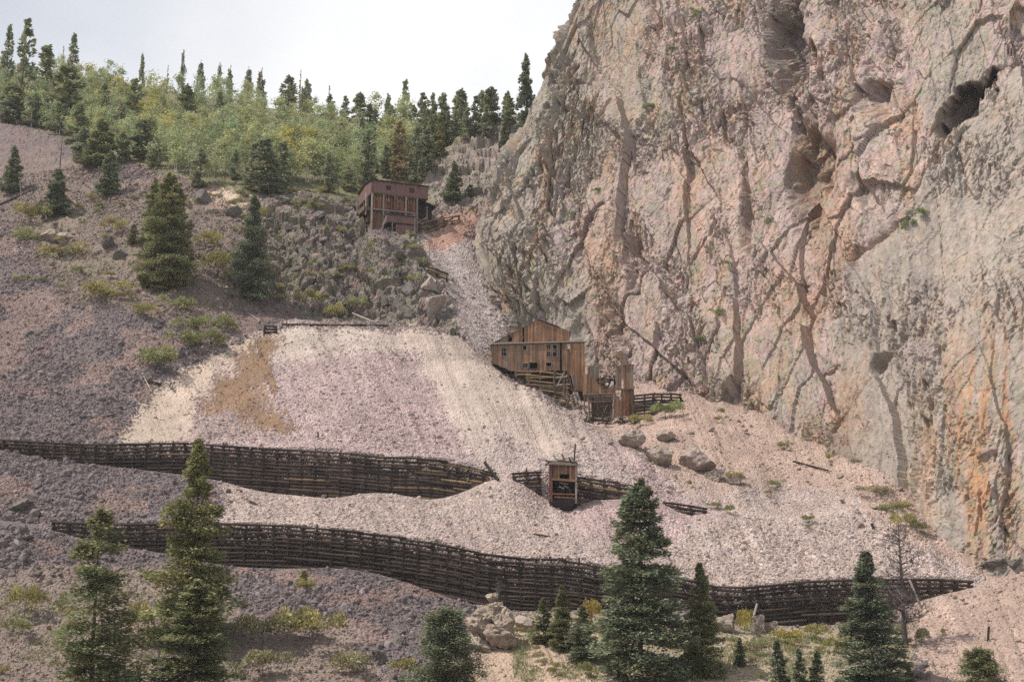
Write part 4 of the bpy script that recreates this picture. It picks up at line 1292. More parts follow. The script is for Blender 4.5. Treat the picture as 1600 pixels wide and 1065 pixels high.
for i in range(5):                                    # main posts
    x = 0.15 + i * 2.58
    for y in (0.1, 3.4, 6.8, 10.2):
        beam(hh, 'post', (x, y, z0 - 0.2), (x + random.gauss(0, .05), y, zb_), 0.17, 'log_grey' if (y < 1 and i != 2) else 'log_brown', True)
    if i < 4:
        for j in range(1, 4):
            xx = x + j * 2.58 / 4
            beam(hh, 'stud', (xx, 0.42, z0 - 0.2), (xx + random.gauss(0, .04), 0.42, zm if j != 2 else hz(312)), 0.075, random.choice(('plank_orange', 'log_grey', 'plank_orange')), True)
        beam(hh, 'brace', (x + 0.1, 0.3, z0 - 0.3), (x + 1.1, 0.3, z0 - 1.6), 0.07, 'plank_orange', True)
beam(hh, 'beam', (0, 0.05, zm), (10.7, 0.05, zm), 0.17, 'log_grey', True)
beam(hh, 'beam', (0, 0.08, z0 - 0.3), (10.7, 0.08, z0 - 0.3), 0.14, 'log_brown', True)
for i in range(26):                                   # boards behind the posts
    x = 0.3 + i * 0.40
    box(hh, 'plank', (x, 0.72 + random.uniform(0, 0.04), (z0 + zm) / 2), (0.385, 0.05, z0 - zm), random.choice(('plank_red', 'plank_red', 'plank_orange')))
    box(hh, 'plank', (x, 0.72 + random.uniform(0, 0.04), (zm + zb_) / 2 - 0.05), (0.385, 0.05, zm - zb_ - 0.2), random.choice(('plank_red', 'plank_red', 'plank')))
prism(hh, 'side_wall', [(0.2, 0.8, zm), (0.2, 6.6, zm), (0.2, 6.6, zb_), (0.2, 0.8, zb_)], (0.06, 0, 0), 'plank_red')
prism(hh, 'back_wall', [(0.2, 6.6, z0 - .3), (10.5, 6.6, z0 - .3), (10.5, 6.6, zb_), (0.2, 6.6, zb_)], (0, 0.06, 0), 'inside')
box(hh, 'deck', (-0.6, 4.0, hz(324.5)), (1.9, 6.6, 0.8), 'log_brown')
for y in (1.0, 6.9): beam(hh, 'post', (-1.4 if y > 2 else -1.0, y, z0), (-1.4 if y > 2 else -1.0, y, hz(334)), 0.13, 'log_grey', True)
box(hh, 'railing', (-1.45, 4.0, hz(320)), (0.08, 6.4, 0.1), 'log_grey')
# lean-to on the right
prism(hh, 'lean_to_roof', [(10.6, 0.6, z0 + 0.05), (15.2, 0.6, z0 - 1.6), (15.2, 6.6, z0 - 1.6), (10.6, 6.6, z0 + 0.05)], (0, 0, 0.12), 'roof')
prism(hh, 'lean_to_wall', [(10.8, 3.2, z0 - .1), (14.9, 3.2, z0 - 1.5), (14.9, 3.2, hz(352)), (10.8, 3.2, hz(366))], (0, 0.08, 0), 'inside')  # near-black wall colour holds the shade inside the lean-to
for x in (13.0, 15.0): beam(hh, 'post', (x, 0.8, z0 - 1.6), (x, 0.8, hz(360)), 0.13, 'log_grey', True)
beam(hh, 'brace', (10.7, 0.7, hz(340)), (13.0, 0.8, hz(328)), 0.1, 'log_grey', True)
beam(hh, 'brace', (10.7, 0.7, hz(350)), (13.0, 0.8, hz(345)), 0.1, 'log_brown', True)
beam(hh, 'beam', (10.7, 0.6, hz(334)), (15.0, 0.6, hz(333)), 0.12, 'log_brown', True)
# ore bin and chute in front
zt2, zb2 = hz(337), hz(348)
for i in range(6):
    w = 6.2 / 6
    box(hh, 'bin_sheet', (3.0 + (i + .5) * w, -2.2, (zt2 + zb2) / 2), (w * 0.985, 0.06, zt2 - zb2), 'tin')
box(hh, 'bin_sheet', (3.0, -1.0, (zt2 + zb2) / 2), (0.06, 2.4, zt2 - zb2), 'tin')
box(hh, 'bin_sheet', (9.2, -1.0, (zt2 + zb2) / 2), (0.06, 2.4, zt2 - zb2), 'tin')
box(hh, 'bin_roof', (6.1, -1.1, zt2 + 0.12), (6.6, 2.7, 0.2), 'roof')
box(hh, 'bin_floor', (6.1, -1.0, zb2 - 0.08), (6.4, 2.4, 0.16), 'roof')
prism(hh, 'chute_wing', [(2.6, -1.9, hz(329)), (4.6, -1.7, hz(336)), (2.9, -1.9, hz(336))], (0, 0.06, 0), 'tin')
prism(hh, 'chute_wing', [(6.6, -1.9, hz(336)), (8.6, -1.7, hz(332)), (9.2, -1.9, hz(331)), (9.2, -1.9, hz(336))], (0, 0.06, 0), 'tin')
for i in range(4): box(hh, 'chute_sheet', (5.5 + i * 1.0, -2.0, (hz(350) + hz(374)) / 2), (0.97, 0.06, hz(350) - hz(374)), 'tin')
beam(hh, 'leg', (2.9, -2.1, zt2 - .2), (1.6, -2.1, hz(366)), 0.13, 'log_grey', True)
beam(hh, 'leg', (9.3, -2.1, hz(333)), (9.3, -2.1, hz(374)), 0.15, 'log_grey', True)
beam(hh, 'leg', (4.2, -2.1, zb2), (4.2, -2.1, hz(366)), 0.11, 'log_grey', True)
prism(hh, 'shade_backing', [(3.0, 0.5, zb2), (5.2, 0.5, zb2), (5.2, 0.5, zb_), (3.0, 0.5, zb_)], (0, 0.05, 0), 'inside')  # near-black sheet painted as the shade under the bin

# ------------------------------------------------------------------ ore chute in the second wall
YO = 203.9
oc = empty('ore_chute', P(879, 800, YO)); tag(oc, 'boxy brown timber ore chute with ragged roof set in the second log wall', 'ore chute'); o_ = np.array(oc.location)
plank_wall(oc, YO, 858, 863, [(858, 723), (863, 723)], [(858, 780), (863, 782)], choose(('plank_red', 2), ('plank_grey', 2)), bw=0.22)
plank_wall(oc, YO + .1, 864, 900, [(864, 724), (900, 727)], [(864, 748.5), (900, 750)], choose(('plank', 3), ('plank_orange', 2), ('plank_grey', 1)), bw=0.3, holes=[(873.5, 740.5, 890, 748)])
for x, a, b, m in ((861.8, 720, 784, 'plank_red'), (872.8, 725, 750, 'plank_orange'), (891, 727, 751, 'plank_orange'), (900, 727, 786, 'log_grey')):
    beam(oc, 'post', P(x, a, YO - .1) - o_, P(x, b, YO - .1) - o_, 0.13, m, True)
beam(oc, 'beam', P(862, 748, YO - .22) - o_, P(901, 751, YO - .22) - o_, 0.16, 'plank_orange', True)
beam(oc, 'beam', P(861, 771, YO - .15) - o_, P(898, 772, YO - .15) - o_, 0.10, 'plank_red', True)
beam(oc, 'beam', P(866, 776, YO - .3) - o_, P(899, 778, YO - .3) - o_, 0.13, 'log_brown', True)
beam(oc, 'beam', P(858, 724, YO - .3) - o_, P(902, 726.5, YO - .3) - o_, 0.15, 'log_grey', True)
for x in (858.5, 901):
    prism(oc, 'side_wall', [P(x, 725, YO + .15) - o_, P(x, 725, YO + 3) - o_, P(x, 790, YO + 3) - o_, P(x, 790, YO + .15) - o_], (0.06, 0, 0), 'plank_red')
prism(oc, 'shade_backing', [P(858, 724, YO + 2.2) - o_, P(902, 724, YO + 2.2) - o_, P(902, 800, YO + 2.2) - o_, P(858, 800, YO + 2.2) - o_], (0, 0.08, 0), 'inside')  # near-black sheet painted as the shade inside the chute
prism(oc, 'hopper', [P(860, 780, YO - .25) - o_, P(900, 780, YO - .25) - o_, P(893, 800, YO + 1.2) - o_, P(868, 798, YO + 1.2) - o_], (0, 0.1, 0), 'roof')
prism(oc, 'roof', [P(854, 726, YO - .5) - o_, P(904, 728, YO - .5) - o_, P(902, 722, YO + 2.6) - o_, P(858, 720, YO + 2.6) - o_], (0, 0, 0.12), 'log_brown')
for a, b in (((864, 711), (872, 720)), ((873, 720), (889, 715)), ((878, 709), (881, 716)), ((888, 714), (896, 726)), ((852, 719), (866, 724)), ((870, 719), (900, 722)), ((852, 727), (858, 722)), ((893, 716), (902, 724))):
    beam(oc, 'roof_board', P(*a, YO + .4) - o_, P(*b, YO + .1) - o_, 0.10, random.choice(('log_grey', 'log', 'log_brown')), True)
beam(oc, 'pole', P(899, 693, YO + .8) - o_, P(897, 720, YO + .8) - o_, 0.12, 'log')
beam(oc, 'brace', P(888, 760, YO + .1) - o_, P(897, 782, YO - .1) - o_, 0.09, 'log', True)
beam(oc, 'brace', P(874, 754, YO + .6) - o_, P(888, 756, YO + .6) - o_, 0.09, 'log_grey', True)
for x, y in ((875, 760), (883, 759), (879, 762), (887, 761)):
    beam(oc, 'timber_end', P(x - 2, y, YO + .5) - o_, P(x + 2.4, y + .6, YO + .5) - o_, 0.10, 'frame', True)

# ------------------------------------------------------------------ rail along the dump top
tr = empty('timber_rail', P(520, 512, 256)); tag(tr, 'low dark rail on short posts along the flat top of the dump', 'rail'); o_ = np.array(tr.location)
px_ = 441.0
while px_ < 606:
    g = P(px_, 507.5 + (px_ - 441) * 0.012, 257.3)
    beam(tr, 'post', g - o_ + (0, 0, 0.25), g - o_ + (0, 0, -1.6), 0.10, 'log', True)
    px_ += random.uniform(7, 11)
for a, b in ((441, 497), (496, 550), (549, 607)):
    beam(tr, 'rail', P(a, 507.5 + (a - 441) * .012, 257.2) - o_ + (0, 0, 0.1), P(b, 507.5 + (b - 441) * .012, 257.2) - o_ + (0, 0, 0.1), 0.15, 'log', True)

# ------------------------------------------------------------------ stray timber
STRAY = [  # name, label, category, (a), (b), radius, material, lift
    ('fallen_log', 'pale bleached log lying on the outcrop foot above the rail', 'log', (551, 493), (587, 506), 0.16, 'log_grey'),
    ('fallen_log', 'grey log lying across the right edge of the pale rubble field', 'log', (1368, 803), (1391, 823), 0.20, 'log_grey'),
    ('fallen_log', 'long dark crooked branch lying below the cliff on red soil', 'log', (1236, 722), (1294, 737), 0.15, 'log'),
    ('fallen_log', 'dark fallen trunk on the upper left talus beside a small spruce', 'log', (0, 322), (52, 300), 0.28, 'log'),
    ('fallen_log', 'thick pale log lying in the gully right of the grey log pile', 'log', (668, 432), (712, 470), 0.28, 'log_grey'),
    ('fallen_log', 'pale stick leaning over the small broken cribbing on the left', 'log', (222, 586), (237, 615), 0.12, 'log_grey'),
    ('fallen_log', 'pale stick on dark talus left of the dump-top rail', 'log', (388, 491), (406, 502), 0.12, 'log_grey'),
    ('fallen_log', 'dark thick log sliding over the end of the second wall by the spill cone', 'log', (757, 727), (779, 753), 0.22, 'log'),
    ('fallen_log', 'short dark log stranded on the pale terrace between the two walls', 'log', (832, 838), (860, 841), 0.13, 'log'),
    ('fallen_log', 'bleached pole leaning on the outcrop beside the pale pile', 'log', (318, 352), (340, 360), 0.15, 'log_grey'),
]
for nm, lb, ct, a, b, r, m in STRAY:
    pa, pb = hit(*a), hit(*b)
    if abs(pa[1] - pb[1]) > 14: pb = P(b[0], b[1], pa[1]) 
    ob = bpy.data.objects.new(nm, log_mesh(m, random.randrange(4)))
    d = V3(pb) - V3(pa)
    ob.location = V3((pa + pb) / 2) + Vector((0, -0.1, r * 1.2)); ob.rotation_mode = 'QUATERNION'; ob.rotation_quaternion = d.to_track_quat('X', 'Z'); ob.scale = (d.length, r, r)
    link(ob); tag(ob, lb, ct)
STAND = [
    ('wooden_post', 'pale leaning plank propped against the lowest wall above a boulder', 'post', (1176, 968), (1183, 943), 0.17, 'log_grey', 184.6),
    ('wooden_post', 'bleached pole leaning on the right end of the lowest wall', 'post', (1437, 943), (1421, 905), 0.16, 'log_grey', 186.5),
    ('wooden_post', 'small dark forked post on the bare soil slope at far right', 'post', (1544, 1001), (1545, 978), 0.16, 'log', None),
    ('wooden_post', 'lone dark stump on the rubble near the fallen grey log', 'post', (1366, 832), (1362, 817), 0.22, 'log', None),
    ('wooden_post', 'thin dark stake on the right rubble edge above the wall', 'post', (1424, 880), (1424, 872), 0.14, 'log', None),
    ('wooden_post', 'thin dark stake standing in the pink lower dump', 'post', (497, 683), (497, 674), 0.12, 'log', None),
    ('wooden_post', 'white bare pole standing in the talus gully below the headhouse', 'post', (671, 405), (671, 378), 0.10, 'log_grey', None),
    ('wooden_post', 'short grey snag beside the left small spruce', 'post', (34, 317), (31, 282), 0.14, 'log_grey', None),
]
for nm, lb, ct, a, b, r, m, Y in STAND:
    pa = P(a[0], a[1], Y) if Y else hit(*a)
    pb = P(b[0], b[1], pa[1] + (0.9 if Y else 0.1))
    pa = pa - (pb - pa) * 0.12
    ob = bpy.data.objects.new(nm, log_mesh(m, random.randrange(4)))
    d = V3(pb) - V3(pa)
    ob.location = V3((pa + pb) / 2); ob.rotation_mode = 'QUATERNION'; ob.rotation_quaternion = d.to_track_quat('X', 'Z'); ob.scale = (d.length, r, r)
    link(ob); tag(ob, lb, ct)

# ------------------------------------------------------------------ boulders and pinnacle
def fracture(name, seed, sub=5, mat=None, amp=0.16, cuts=14):
    """a boulder with planar breaks and rough faces"""
    r = np.random.default_rng(seed)
    bm = bmesh.new(); bmesh.ops.create_icosphere(bm, subdivisions=sub, radius=1.0)
    v = np.array([x.co[:] for x in bm.verts])
    for _ in range(cuts):
        n = r.normal(size=3); n /= np.linalg.norm(n); dd = 0.45 + 0.4 * r.random()
        s = v @ n; v -= np.outer(np.maximum(s - dd, 0), n)
    th = np.arctan2(v[:, 1], v[:, 0]) * 2.2; f, g = facet(th * 1.3 + seed, v[:, 2] * 2.6, seed, 1.0)
    f2, _ = facet(th * 3.1, v[:, 2] * 5.5 + seed, seed + 9, 1.0)
    v *= (1 + amp * f * 0.6 + amp * 0.35 * f2 - amp * 0.4 * np.exp(-g / .1))[:, None]
    fc = np.array([p.verts[:] and [q.index for q in p.verts] for p in bm.faces])
    bm.free()
    return mesh_np(name, v, fc, False, mat)


BO = [fracture('boulder', 40 + i, 4, M['boulder']) for i in range(4)]
BD = [fracture('dark_boulder', 60 + i, 4, M['darkrock']) for i in range(3)]
BOULDERS = [  # px, py(base), width px, height px, dark, label
    (1095, 740, 66, 44, 0, 'largest pale boulder on the red slope right of the dump'),
    (1032, 728, 50, 40, 0, 'rounded olive boulder left of the largest pale boulder'),
    (1045, 690, 34, 20, 0, 'flat boulder upslope of the rounded olive boulder'),
    (1120, 752, 34, 20, 0, 'low boulder just below the largest pale boulder'),
    (1150, 758, 30, 18, 0, 'small boulder right of the low boulder and beside a green shrub'),
    (985, 700, 50, 34, 0, 'broad olive rock at the dump edge under the portal frame'),
    (1134, 992, 36, 36, 0, 'pale angular boulder at the lowest wall foot beside the slim spruce'),
    (1186, 992, 26, 34, 0, 'upright pale boulder with shaded face under the leaning plank'),
    (1208, 992, 24, 22, 0, 'small squat boulder right of the upright pale boulder'),
    (820, 984, 42, 26, 0, 'blocky tan boulder right of the rock pinnacle'),
    (1560, 894, 44, 22, 1, 'dark tilted slab at the cliff foot on the far right'),
    (1587, 896, 30, 26, 1, 'second dark slab at the right frame edge under the cliff'),
    (75, 378, 34, 28, 0, 'pale boulder with dark shaded side on the upper left slope'),
    (98, 378, 30, 22, 0, 'grey boulder just right of the pale shaded boulder'),
    (167, 392, 30, 26, 1, 'dark broken block amid shrubs on the upper left slope'),
    (185, 408, 24, 20, 1, 'smaller dark block right of the dark broken block'),
    (318, 322, 34, 30, 1, 'dark crest block left of the pale pile'),
    (365, 340, 30, 20, 1, 'dark rubble block below the pale pile'),
    (475, 318, 26, 24, 0, 'pale knob on the outcrop crest left of the headhouse'),
    (440, 322, 34, 18, 1, 'dark knob on the outcrop crest left of the pale knob'),
    (680, 495, 36, 44, 0, 'tall smooth boulder at the lower right corner of the outcrop'),
    (672, 462, 34, 34, 0, 'grey boulder above the tall smooth boulder'),
    (1505, 940, 10, 6, 0, 'tiny pale stone on the far right soil slope'),
    (30, 800, 40, 20, 1, 'large dark stone in the left talus between the two walls'),
    (620, 1010, 30, 18, 1, 'dark slab of talus left of the round pine'),
    (590, 1035, 34, 20, 1, 'dark talus slab near the bottom edge left of the round pine'),
]
for px, py, w, h, dk, lb in BOULDERS:
    g = hit(px, py - 1)
    sc = pxm(g[1])
    me = random.choice(BD if dk else BO)
    ob = bpy.data.objects.new('boulder', me)
    hx, hzz = w / sc / 2 * 1.15, h / sc / 2 * 1.1
    ob.scale = (hx, hx * 0.9, hzz)
    ob.location = (g[0], g[1] + hx * 0.3, g[2] + hzz * 0.75)
    ob.rotation_euler = (random.gauss(0, .15), random.gauss(0, .2), random.uniform(0, 6.28))
    link(ob); tag(ob, lb, 'boulder')

# smaller loose blocks that still read singly
for i in range(90):
    zone = random.choice(((950, 1300, 650, 760), (1300, 1480, 740, 860), (560, 700, 940, 1060), (20, 330, 760, 900), (60, 400, 330, 470), (640, 800, 360, 480), (340, 560, 760, 800), (880, 1140, 640, 700)))
    px, py = random.uniform(*zone[:2]), random.uniform(*zone[2:])
    g = hit(px, py); hx = random.uniform(0.35, 0.8)
    dk = px < 620
    ob = bpy.data.objects.new('loose_block', random.choice(BD if dk else BO))
    ob.scale = (hx, hx * random.uniform(.7, 1), hx * random.uniform(.5, .8)); ob.location = (g[0], g[1], g[2] + hx * 0.25)
    ob.rotation_euler = (random.gauss(0, .3), random.gauss(0, .3), random.uniform(0, 6.28))
    link(ob)
    if dk: tag(ob, 'dark angular loose block lying on the left talus slopes', 'rock', 'dark loose blocks on the left talus')
    else: tag(ob, 'pale angular loose block lying on the right slopes and gully', 'rock', 'pale loose blocks on the right slopes')

k_ = 0
while k_ < 70:
    px, py = random.uniform(405, 712), random.uniform(312, 512)
    if not bool(inpoly(np.array(px), np.array(py), OUTCROP)): continue
    g = hit(px, py); hx = random.uniform(0.6, 1.0) + 1.6 * random.random() ** 3
    ob = bpy.data.objects.new('outcrop_block', random.choice(BD))
    ob.scale = (hx, hx * random.uniform(.7, 1), hx * random.uniform(.7, 1.25)); ob.location = (g[0], g[1] + hx * 0.25, g[2] + hx * 0.15)
    ob.rotation_euler = (random.gauss(0, .35), random.gauss(0, .35), random.uniform(0, 6.28))
    link(ob); tag(ob, 'angular grey rock block jutting from the outcrop below the headhouse', 'rock', 'rock blocks of the central outcrop'); k_ += 1

# pinnacle: stacked weathered lumps fused into one mesh
def pinnacle():
    g = hit(765, 1000)
    parts = [(770, 932, 17, 11), (772, 950, 26, 16), (760, 962, 34, 18), (782, 968, 34, 22), (752, 982, 44, 22), (778, 992, 44, 22), (745, 1005, 46, 24), (790, 984, 22, 26)]
    vs, fs, n = [], [], 0
    for i, (px, py, w, h) in enumerate(parts):
        me = fracture('tmp', 200 + i, 4, None, 0.24, 10)
        v = np.array([x.co[:] for x in me.vertices]); f = np.array([p.vertices[:] for p in me.polygons])
        bpy.data.meshes.remove(me)
        c = P(px, py, g[1] - 1.5 + 0.02 * (1000 - py))
        sc = pxm(g[1]); v = v * (w / sc / 1.5, w / sc / 1.7, h / sc / 0.95) + c - g
        vs.append(v); fs.append(f + n); n += len(v)
    o = link(bpy.data.objects.new('rock_pinnacle', mesh_np('rock_pinnacle', np.concatenate(vs), np.concatenate(fs), False, M['tanrock'])))
    o.location = V3(g)
    tag(o, 'knobbly tan rock pinnacle with a square head in front of the lowest wall', 'rock')


pinnacle()


# ------------------------------------------------------------------ vegetation
def blades(c, ax, wid, ln, nrm, colr):
    """diamond leaves: centre, long axis, half width, length"""
    ax = ax / np.linalg.norm(ax, axis=1, keepdims=True)
    sd = np.cross(ax, nrm); sd /= np.linalg.norm(sd, axis=1, keepdims=True) + 1e-9
    a = c - ax * ln[:, None] * 0.5; b = c + ax * ln[:, None] * 0.5
    m = c - ax * ln[:, None] * 0.05
    v = np.stack([a, m + sd * wid[:, None], b, m - sd * wid[:, None]], 1).reshape(-1, 3)
    f = np.arange(len(v)).reshape(-1, 4)
    return v, f, np.repeat(colr, 4, 0)


def trunk_mesh(h, r0, mat, seed=0, r1=0.02, bend=0.02, sides=7, rings=8):
    r = np.random.default_rng(seed)
    v, f = [], []
    ox = np.cumsum(r.normal(0, bend * h / rings, (rings, 2)), 0)
    for i in range(rings):
        t = i / (rings - 1)
        rad = r0 * (1 - t) + r1 * t
        if i == 0: rad *= 1.3
        for j in range(sides):
            a = j / sides * 6.2832
            v.append((math.cos(a) * rad + ox[i, 0], math.sin(a) * rad + ox[i, 1], t * h))
    for i in range(rings - 1):
        for j in range(sides):
            a, b = i * sides + j, i * sides + (j + 1) % sides
            f.append((a, b, b + sides, a + sides))
    return mesh_np('trunk', np.array(v), np.array(f), True, M[mat])


def conifer_crown(seed, n_branch=150, per=60, ratio=0.28, leaf=(0.028, 0.0075), bare=0.05, lump=0.3, droop=0.25, power=0.85, gap=None, sparse=0.0, zj=1.0):
    """unit-height crown; ratio = crown radius / height"""
    r = np.random.default_rng(seed)
    C, A, W, L, NR, K = [], [], [], [], [], []
    side_lump = r.random(12) * lump
    for i in range(n_branch):
        t = bare + (1 - bare) * (r.random() ** 1.15)
        if i < 8: t = 0.97 - 0.02 * i
        az = r.random() * 6.2832
        env = 1.22 * ratio * (1 - t) ** power * (1 - 0.30 * max(0, 0.22 - t) / 0.22)
        R_ = env * (0.58 + 0.55 * r.random()) * (1 - side_lump[int(az / 6.2832 * 12) % 12] * (0.3 + 0.7 * abs(math.sin(t * 9 + seed)))) + 0.010
        if gap and gap[0] < t < gap[1]: R_ *= 0.45
        if r.random() < sparse: continue
        d = np.array((math.cos(az), math.sin(az), 0.0)); sdv = np.array((-d[1], d[0], 0))
        rise = 0.35 * (t - 0.35) - 0.05 * r.random()
        n = max(5, int(per * (0.18 + R_ / ratio)))
        s = 0.12 + 0.88 * r.random(n) ** 0.7
        spread = (0.36 * R_ * np.sin(np.clip(s, 0, 1) * 2.6) + 0.006) * r.uniform(-1, 1, n)
        z = t + R_ * (rise * s - droop * s ** 1.6 + 0.3 * droop * s ** 4) + r.normal(0, 0.011, n) * zj
        c = np.outer(R_ * s, d) + np.outer(spread, sdv); c[:, 2] = z
        ax = d[None] * 0.8 + np.outer(np.sign(spread) * 0.7 * r.random(n), sdv) + r.normal(0, 0.28, (n, 3)); ax[:, 2] += 0.05
        lsc = 0.65 + 0.7 * r.random(n)
        nr = np.tile(np.array((0, 0, 1.0)), (n, 1)) + r.normal(0, 0.55, (n, 3))
        br = r.uniform(0.72, 1.28)
        k = np.clip(br * (0.65 + 0.7 * r.random(n)), 0.3, 1.9)
        warm = r.uniform(0.9, 1.15)
        kc = np.stack([k * warm * (0.9 + 0.25 * r.random(n)), k, k * (0.8 + 0.35 * r.random(n))], 1)
        C.append(c); A.append(ax); W.append(leaf[1] * lsc); L.append(leaf[0] * lsc); NR.append(nr); K.append(kc)
    C, A, W, L, NR, K = map(np.concatenate, (C, A, W, L, NR, K))
    v, f, k = blades(C, A, W, L, NR, K)
    return mesh_np('conifer_crown', v, f, False, M['needle'], k)


NEARC = [conifer_crown(11, 210, 240, 0.245, (0.019, 0.0050), lump=0.40, bare=0.03, power=0.66, droop=0.12),
         conifer_crown(12, 185, 240, 0.245, (0.019, 0.0050), lump=0.55, bare=0.10, droop=0.22, power=0.60, gap=(0.30, 0.36)),
         conifer_crown(13, 240, 190, 0.21, (0.019, 0.0050), lump=0.30, bare=0.02, droop=0.08, power=0.72),
         conifer_crown(14, 170, 260, 0.42, (0.032, 0.0075), lump=0.45, bare=0.02, power=0.40, droop=-0.12, zj=3.0),
         conifer_crown(15, 190, 210, 0.25, (0.019, 0.0050), lump=0.85, bare=0.06, power=0.52, droop=0.18, sparse=0.22, zj=1.4),
         conifer_crown(16, 200, 220, 0.245, (0.019, 0.0050), lump=0.65, bare=0.04, power=0.75, droop=0.02, sparse=0.12, zj=1.2)]
MIDC = [conifer_crown(21, 110, 90, 0.22, (0.038, 0.0100), lump=0.45, power=0.66, droop=0.12, zj=1.5),
        conifer_crown(22, 105, 90, 0.25, (0.038, 0.0100), lump=0.5, droop=0.2, power=0.6, zj=1.5),
        conifer_crown(23, 115, 80, 0.20, (0.038, 0.0100), lump=0.35, power=0.7, droop=0.1, zj=1.5)]
FARC = [conifer_crown(31, 60, 36, 0.19, (0.058, 0.017), lump=0.5, bare=0.10, power=0.6, droop=0.1, zj=2.0),
        conifer_crown(32, 60, 36, 0.22, (0.058, 0.017), lump=0.5, bare=0.06, power=0.6, droop=0.1, zj=2.0),
        conifer_crown(33, 54, 34, 0.16, (0.058, 0.017), lump=0.6, bare=0.15, power=0.45, droop=0.05, zj=2.0),
        conifer_crown(34, 46, 34, 0.20, (0.058, 0.017), lump=0.8, bare=0.30, power=0.35, droop=0.0, zj=2.5),
        conifer_crown(35, 34, 14, 0.12, (0.06, 0.012), lump=0.7, bare=0.2, power=0.6, sparse=0.2)]
TRUNK = [trunk_mesh(1.0, 0.017, 'bark', 1, 0.001), trunk_mesh(1.0, 0.015, 'bark', 2, 0.001)]
ASPTRUNK = [trunk_mesh(1.0, 0.012, 'aspbark', 5 + i, 0.002, 0.02, 5, 5) for i in range(3)]


def tree(name, g, h, crown, wid_ratio, tint, label, group=None, trunk=None, lean=0.0, cat='tree'):
    o = empty(name, V3(g))
    o.rotation_euler = (random.gauss(0, .02), lean + random.gauss(0, .015), random.uniform(0, 6.28) if lean == 0 else 0)
    tag(o, label, cat, group)
    t = link(bpy.data.objects.new('trunk', trunk or random.choice(TRUNK)), o); t.scale = (h, h, h * 0.98)
    c = link(bpy.data.objects.new('crown', crown), o); c.scale = (h * wid_ratio, h * wid_ratio, h)
    c.color = (*tint, 1)
    return o


def tree_px(px, top, base, w, crown, ratio, tint, label, Y=None, **kw):
    """a tree whose foot and tip are where the photograph shows them"""
    if Y is None: g = hit(px, base)
    else:
        g = P(px, base, Y); g[2] = float(H(g[0], Y))
    tip = P(px, top, g[1])
    h = float(tip[2] - g[2]) + 0.2
    g[2] -= 0.2
    rad = 1.12 * w / pxm(g[1]) / 2
    return tree('spruce_tree' if kw.pop('pine', 0) == 0 else 'pine_tree', g, h, crown, rad / (ratio * h), tint, label, **kw)


G1, G2, G3, G4 = (0.90, 0.98, 0.98), (1.25, 1.12, 0.80), (0.78, 0.88, 0.92), (1.02, 1.05, 0.86)
tree_px(140, 798, 1088, 164, NEARC[4], 0.25, G4, 'bushy dark green spruce at bottom left, leftmost foreground tree', Y=150)
tree_px(294, 690, 1040, 142, NEARC[5], 0.245, (1.12, 1.12, 0.82), 'tall olive-green spruce rising in front of both log walls on the left', Y=166)
tree_px(298, 908, 1092, 136, NEARC[0], 0.235, G4, 'lower dark spruce growing in front of the tall olive-green spruce', Y=150)
tree_px(700, 955, 1082, 112, NEARC[3], 0.42, G1, 'round bushy blue-green pine at bottom centre left of the pinnacle', Y=157, pine=1)
tree_px(1003, 752, 1058, 150, NEARC[0], 0.235, G1, 'largest blue-green spruce at bottom centre right in front of the lowest wall', Y=161)
tree_px(1098, 880, 1052, 62, NEARC[2], 0.20, G4, 'slim green spruce immediately right of the largest spruce', Y=162)
tree_px(1366, 862, 1078, 100, NEARC[2], 0.20, G3, 'dense dark spruce left of the dead tree at lower right', Y=158)
tree_px(879, 915, 1012, 44, NEARC[2], 0.20, G4, 'taller of two small spruces left of the largest spruce', Y=171)
tree_px(849, 935, 998, 36, MIDC[2], 0.20, G4, 'smallest spruce right of the pinnacle', Y=173)
tree_px(910, 946, 1030, 50, NEARC[1], 0.235, G1, 'bushy small spruce between the small pair and the largest spruce', Y=167)
tree_px(1156, 996, 1042, 24, MIDC[0], 0.22, G3, 'tiny spruce on the grass right of the slim spruce', Y=166)
tree_px(1216, 1000, 1072, 34, MIDC[2], 0.20, G3, 'left one of three little spruces at the bottom edge', Y=159)
tree_px(1250, 1012, 1075, 30, MIDC[0], 0.22, G3, 'middle one of three little spruces at the bottom edge', Y=158)
tree_px(1277, 1016, 1075, 30, MIDC[2], 0.20, G3, 'right one of three little spruces at the bottom edge', Y=158)
tree_px(1536, 1015, 1090, 80, NEARC[3], 0.42, G4, 'squat bushy pine at the bottom right corner', Y=154, pine=1)
tree_px(1421, 1040, 1080, 26, MIDC[1], 0.25, G4, 'tiny dark spruce right of the dense dark spruce', Y=157)
tree_px(474, 890, 914, 20, MIDC[1], 0.25, (1.3, 1.3, .7), 'tiny lone green sapling on the dark talus under the lowest wall')
# left mid slope
tree_px(18, 229, 302, 40, MIDC[0], 0.22, G1, 'small dark spruce at the left frame edge on the talus')
tree_px(88, 264, 338, 50, MIDC[1], 0.25, G3, 'broad dark spruce beside the bare snag on the left slope')
tree_px(155, 186, 262, 64, MIDC[0], 0.22, G4, 'upper olive spruce on the talus crest above the broad dark spruce')
tree_px(168, 238, 307, 44, MIDC[1], 0.25, G1, 'dark spruce just below the olive crest spruce')
tree_px(262, 272, 449, 98, NEARC[0], 0.245, (1.0, 1.0, 0.8), 'tall dark spruce in the middle of the left slope')
tree_px(240, 280, 380, 46, MIDC[0], 0.22, (1.0, 1.0, 0.8), 'slender spruce half hidden behind the tall dark spruce')
tree_px(392, 309, 471, 80, NEARC[5], 0.245, G3, 'dense dark blue spruce at the left side of the outcrop')
tree_px(208, 350, 382, 22, MIDC[1], 0.25, G4, 'little olive fir left of the tall dark spruce on the slope')
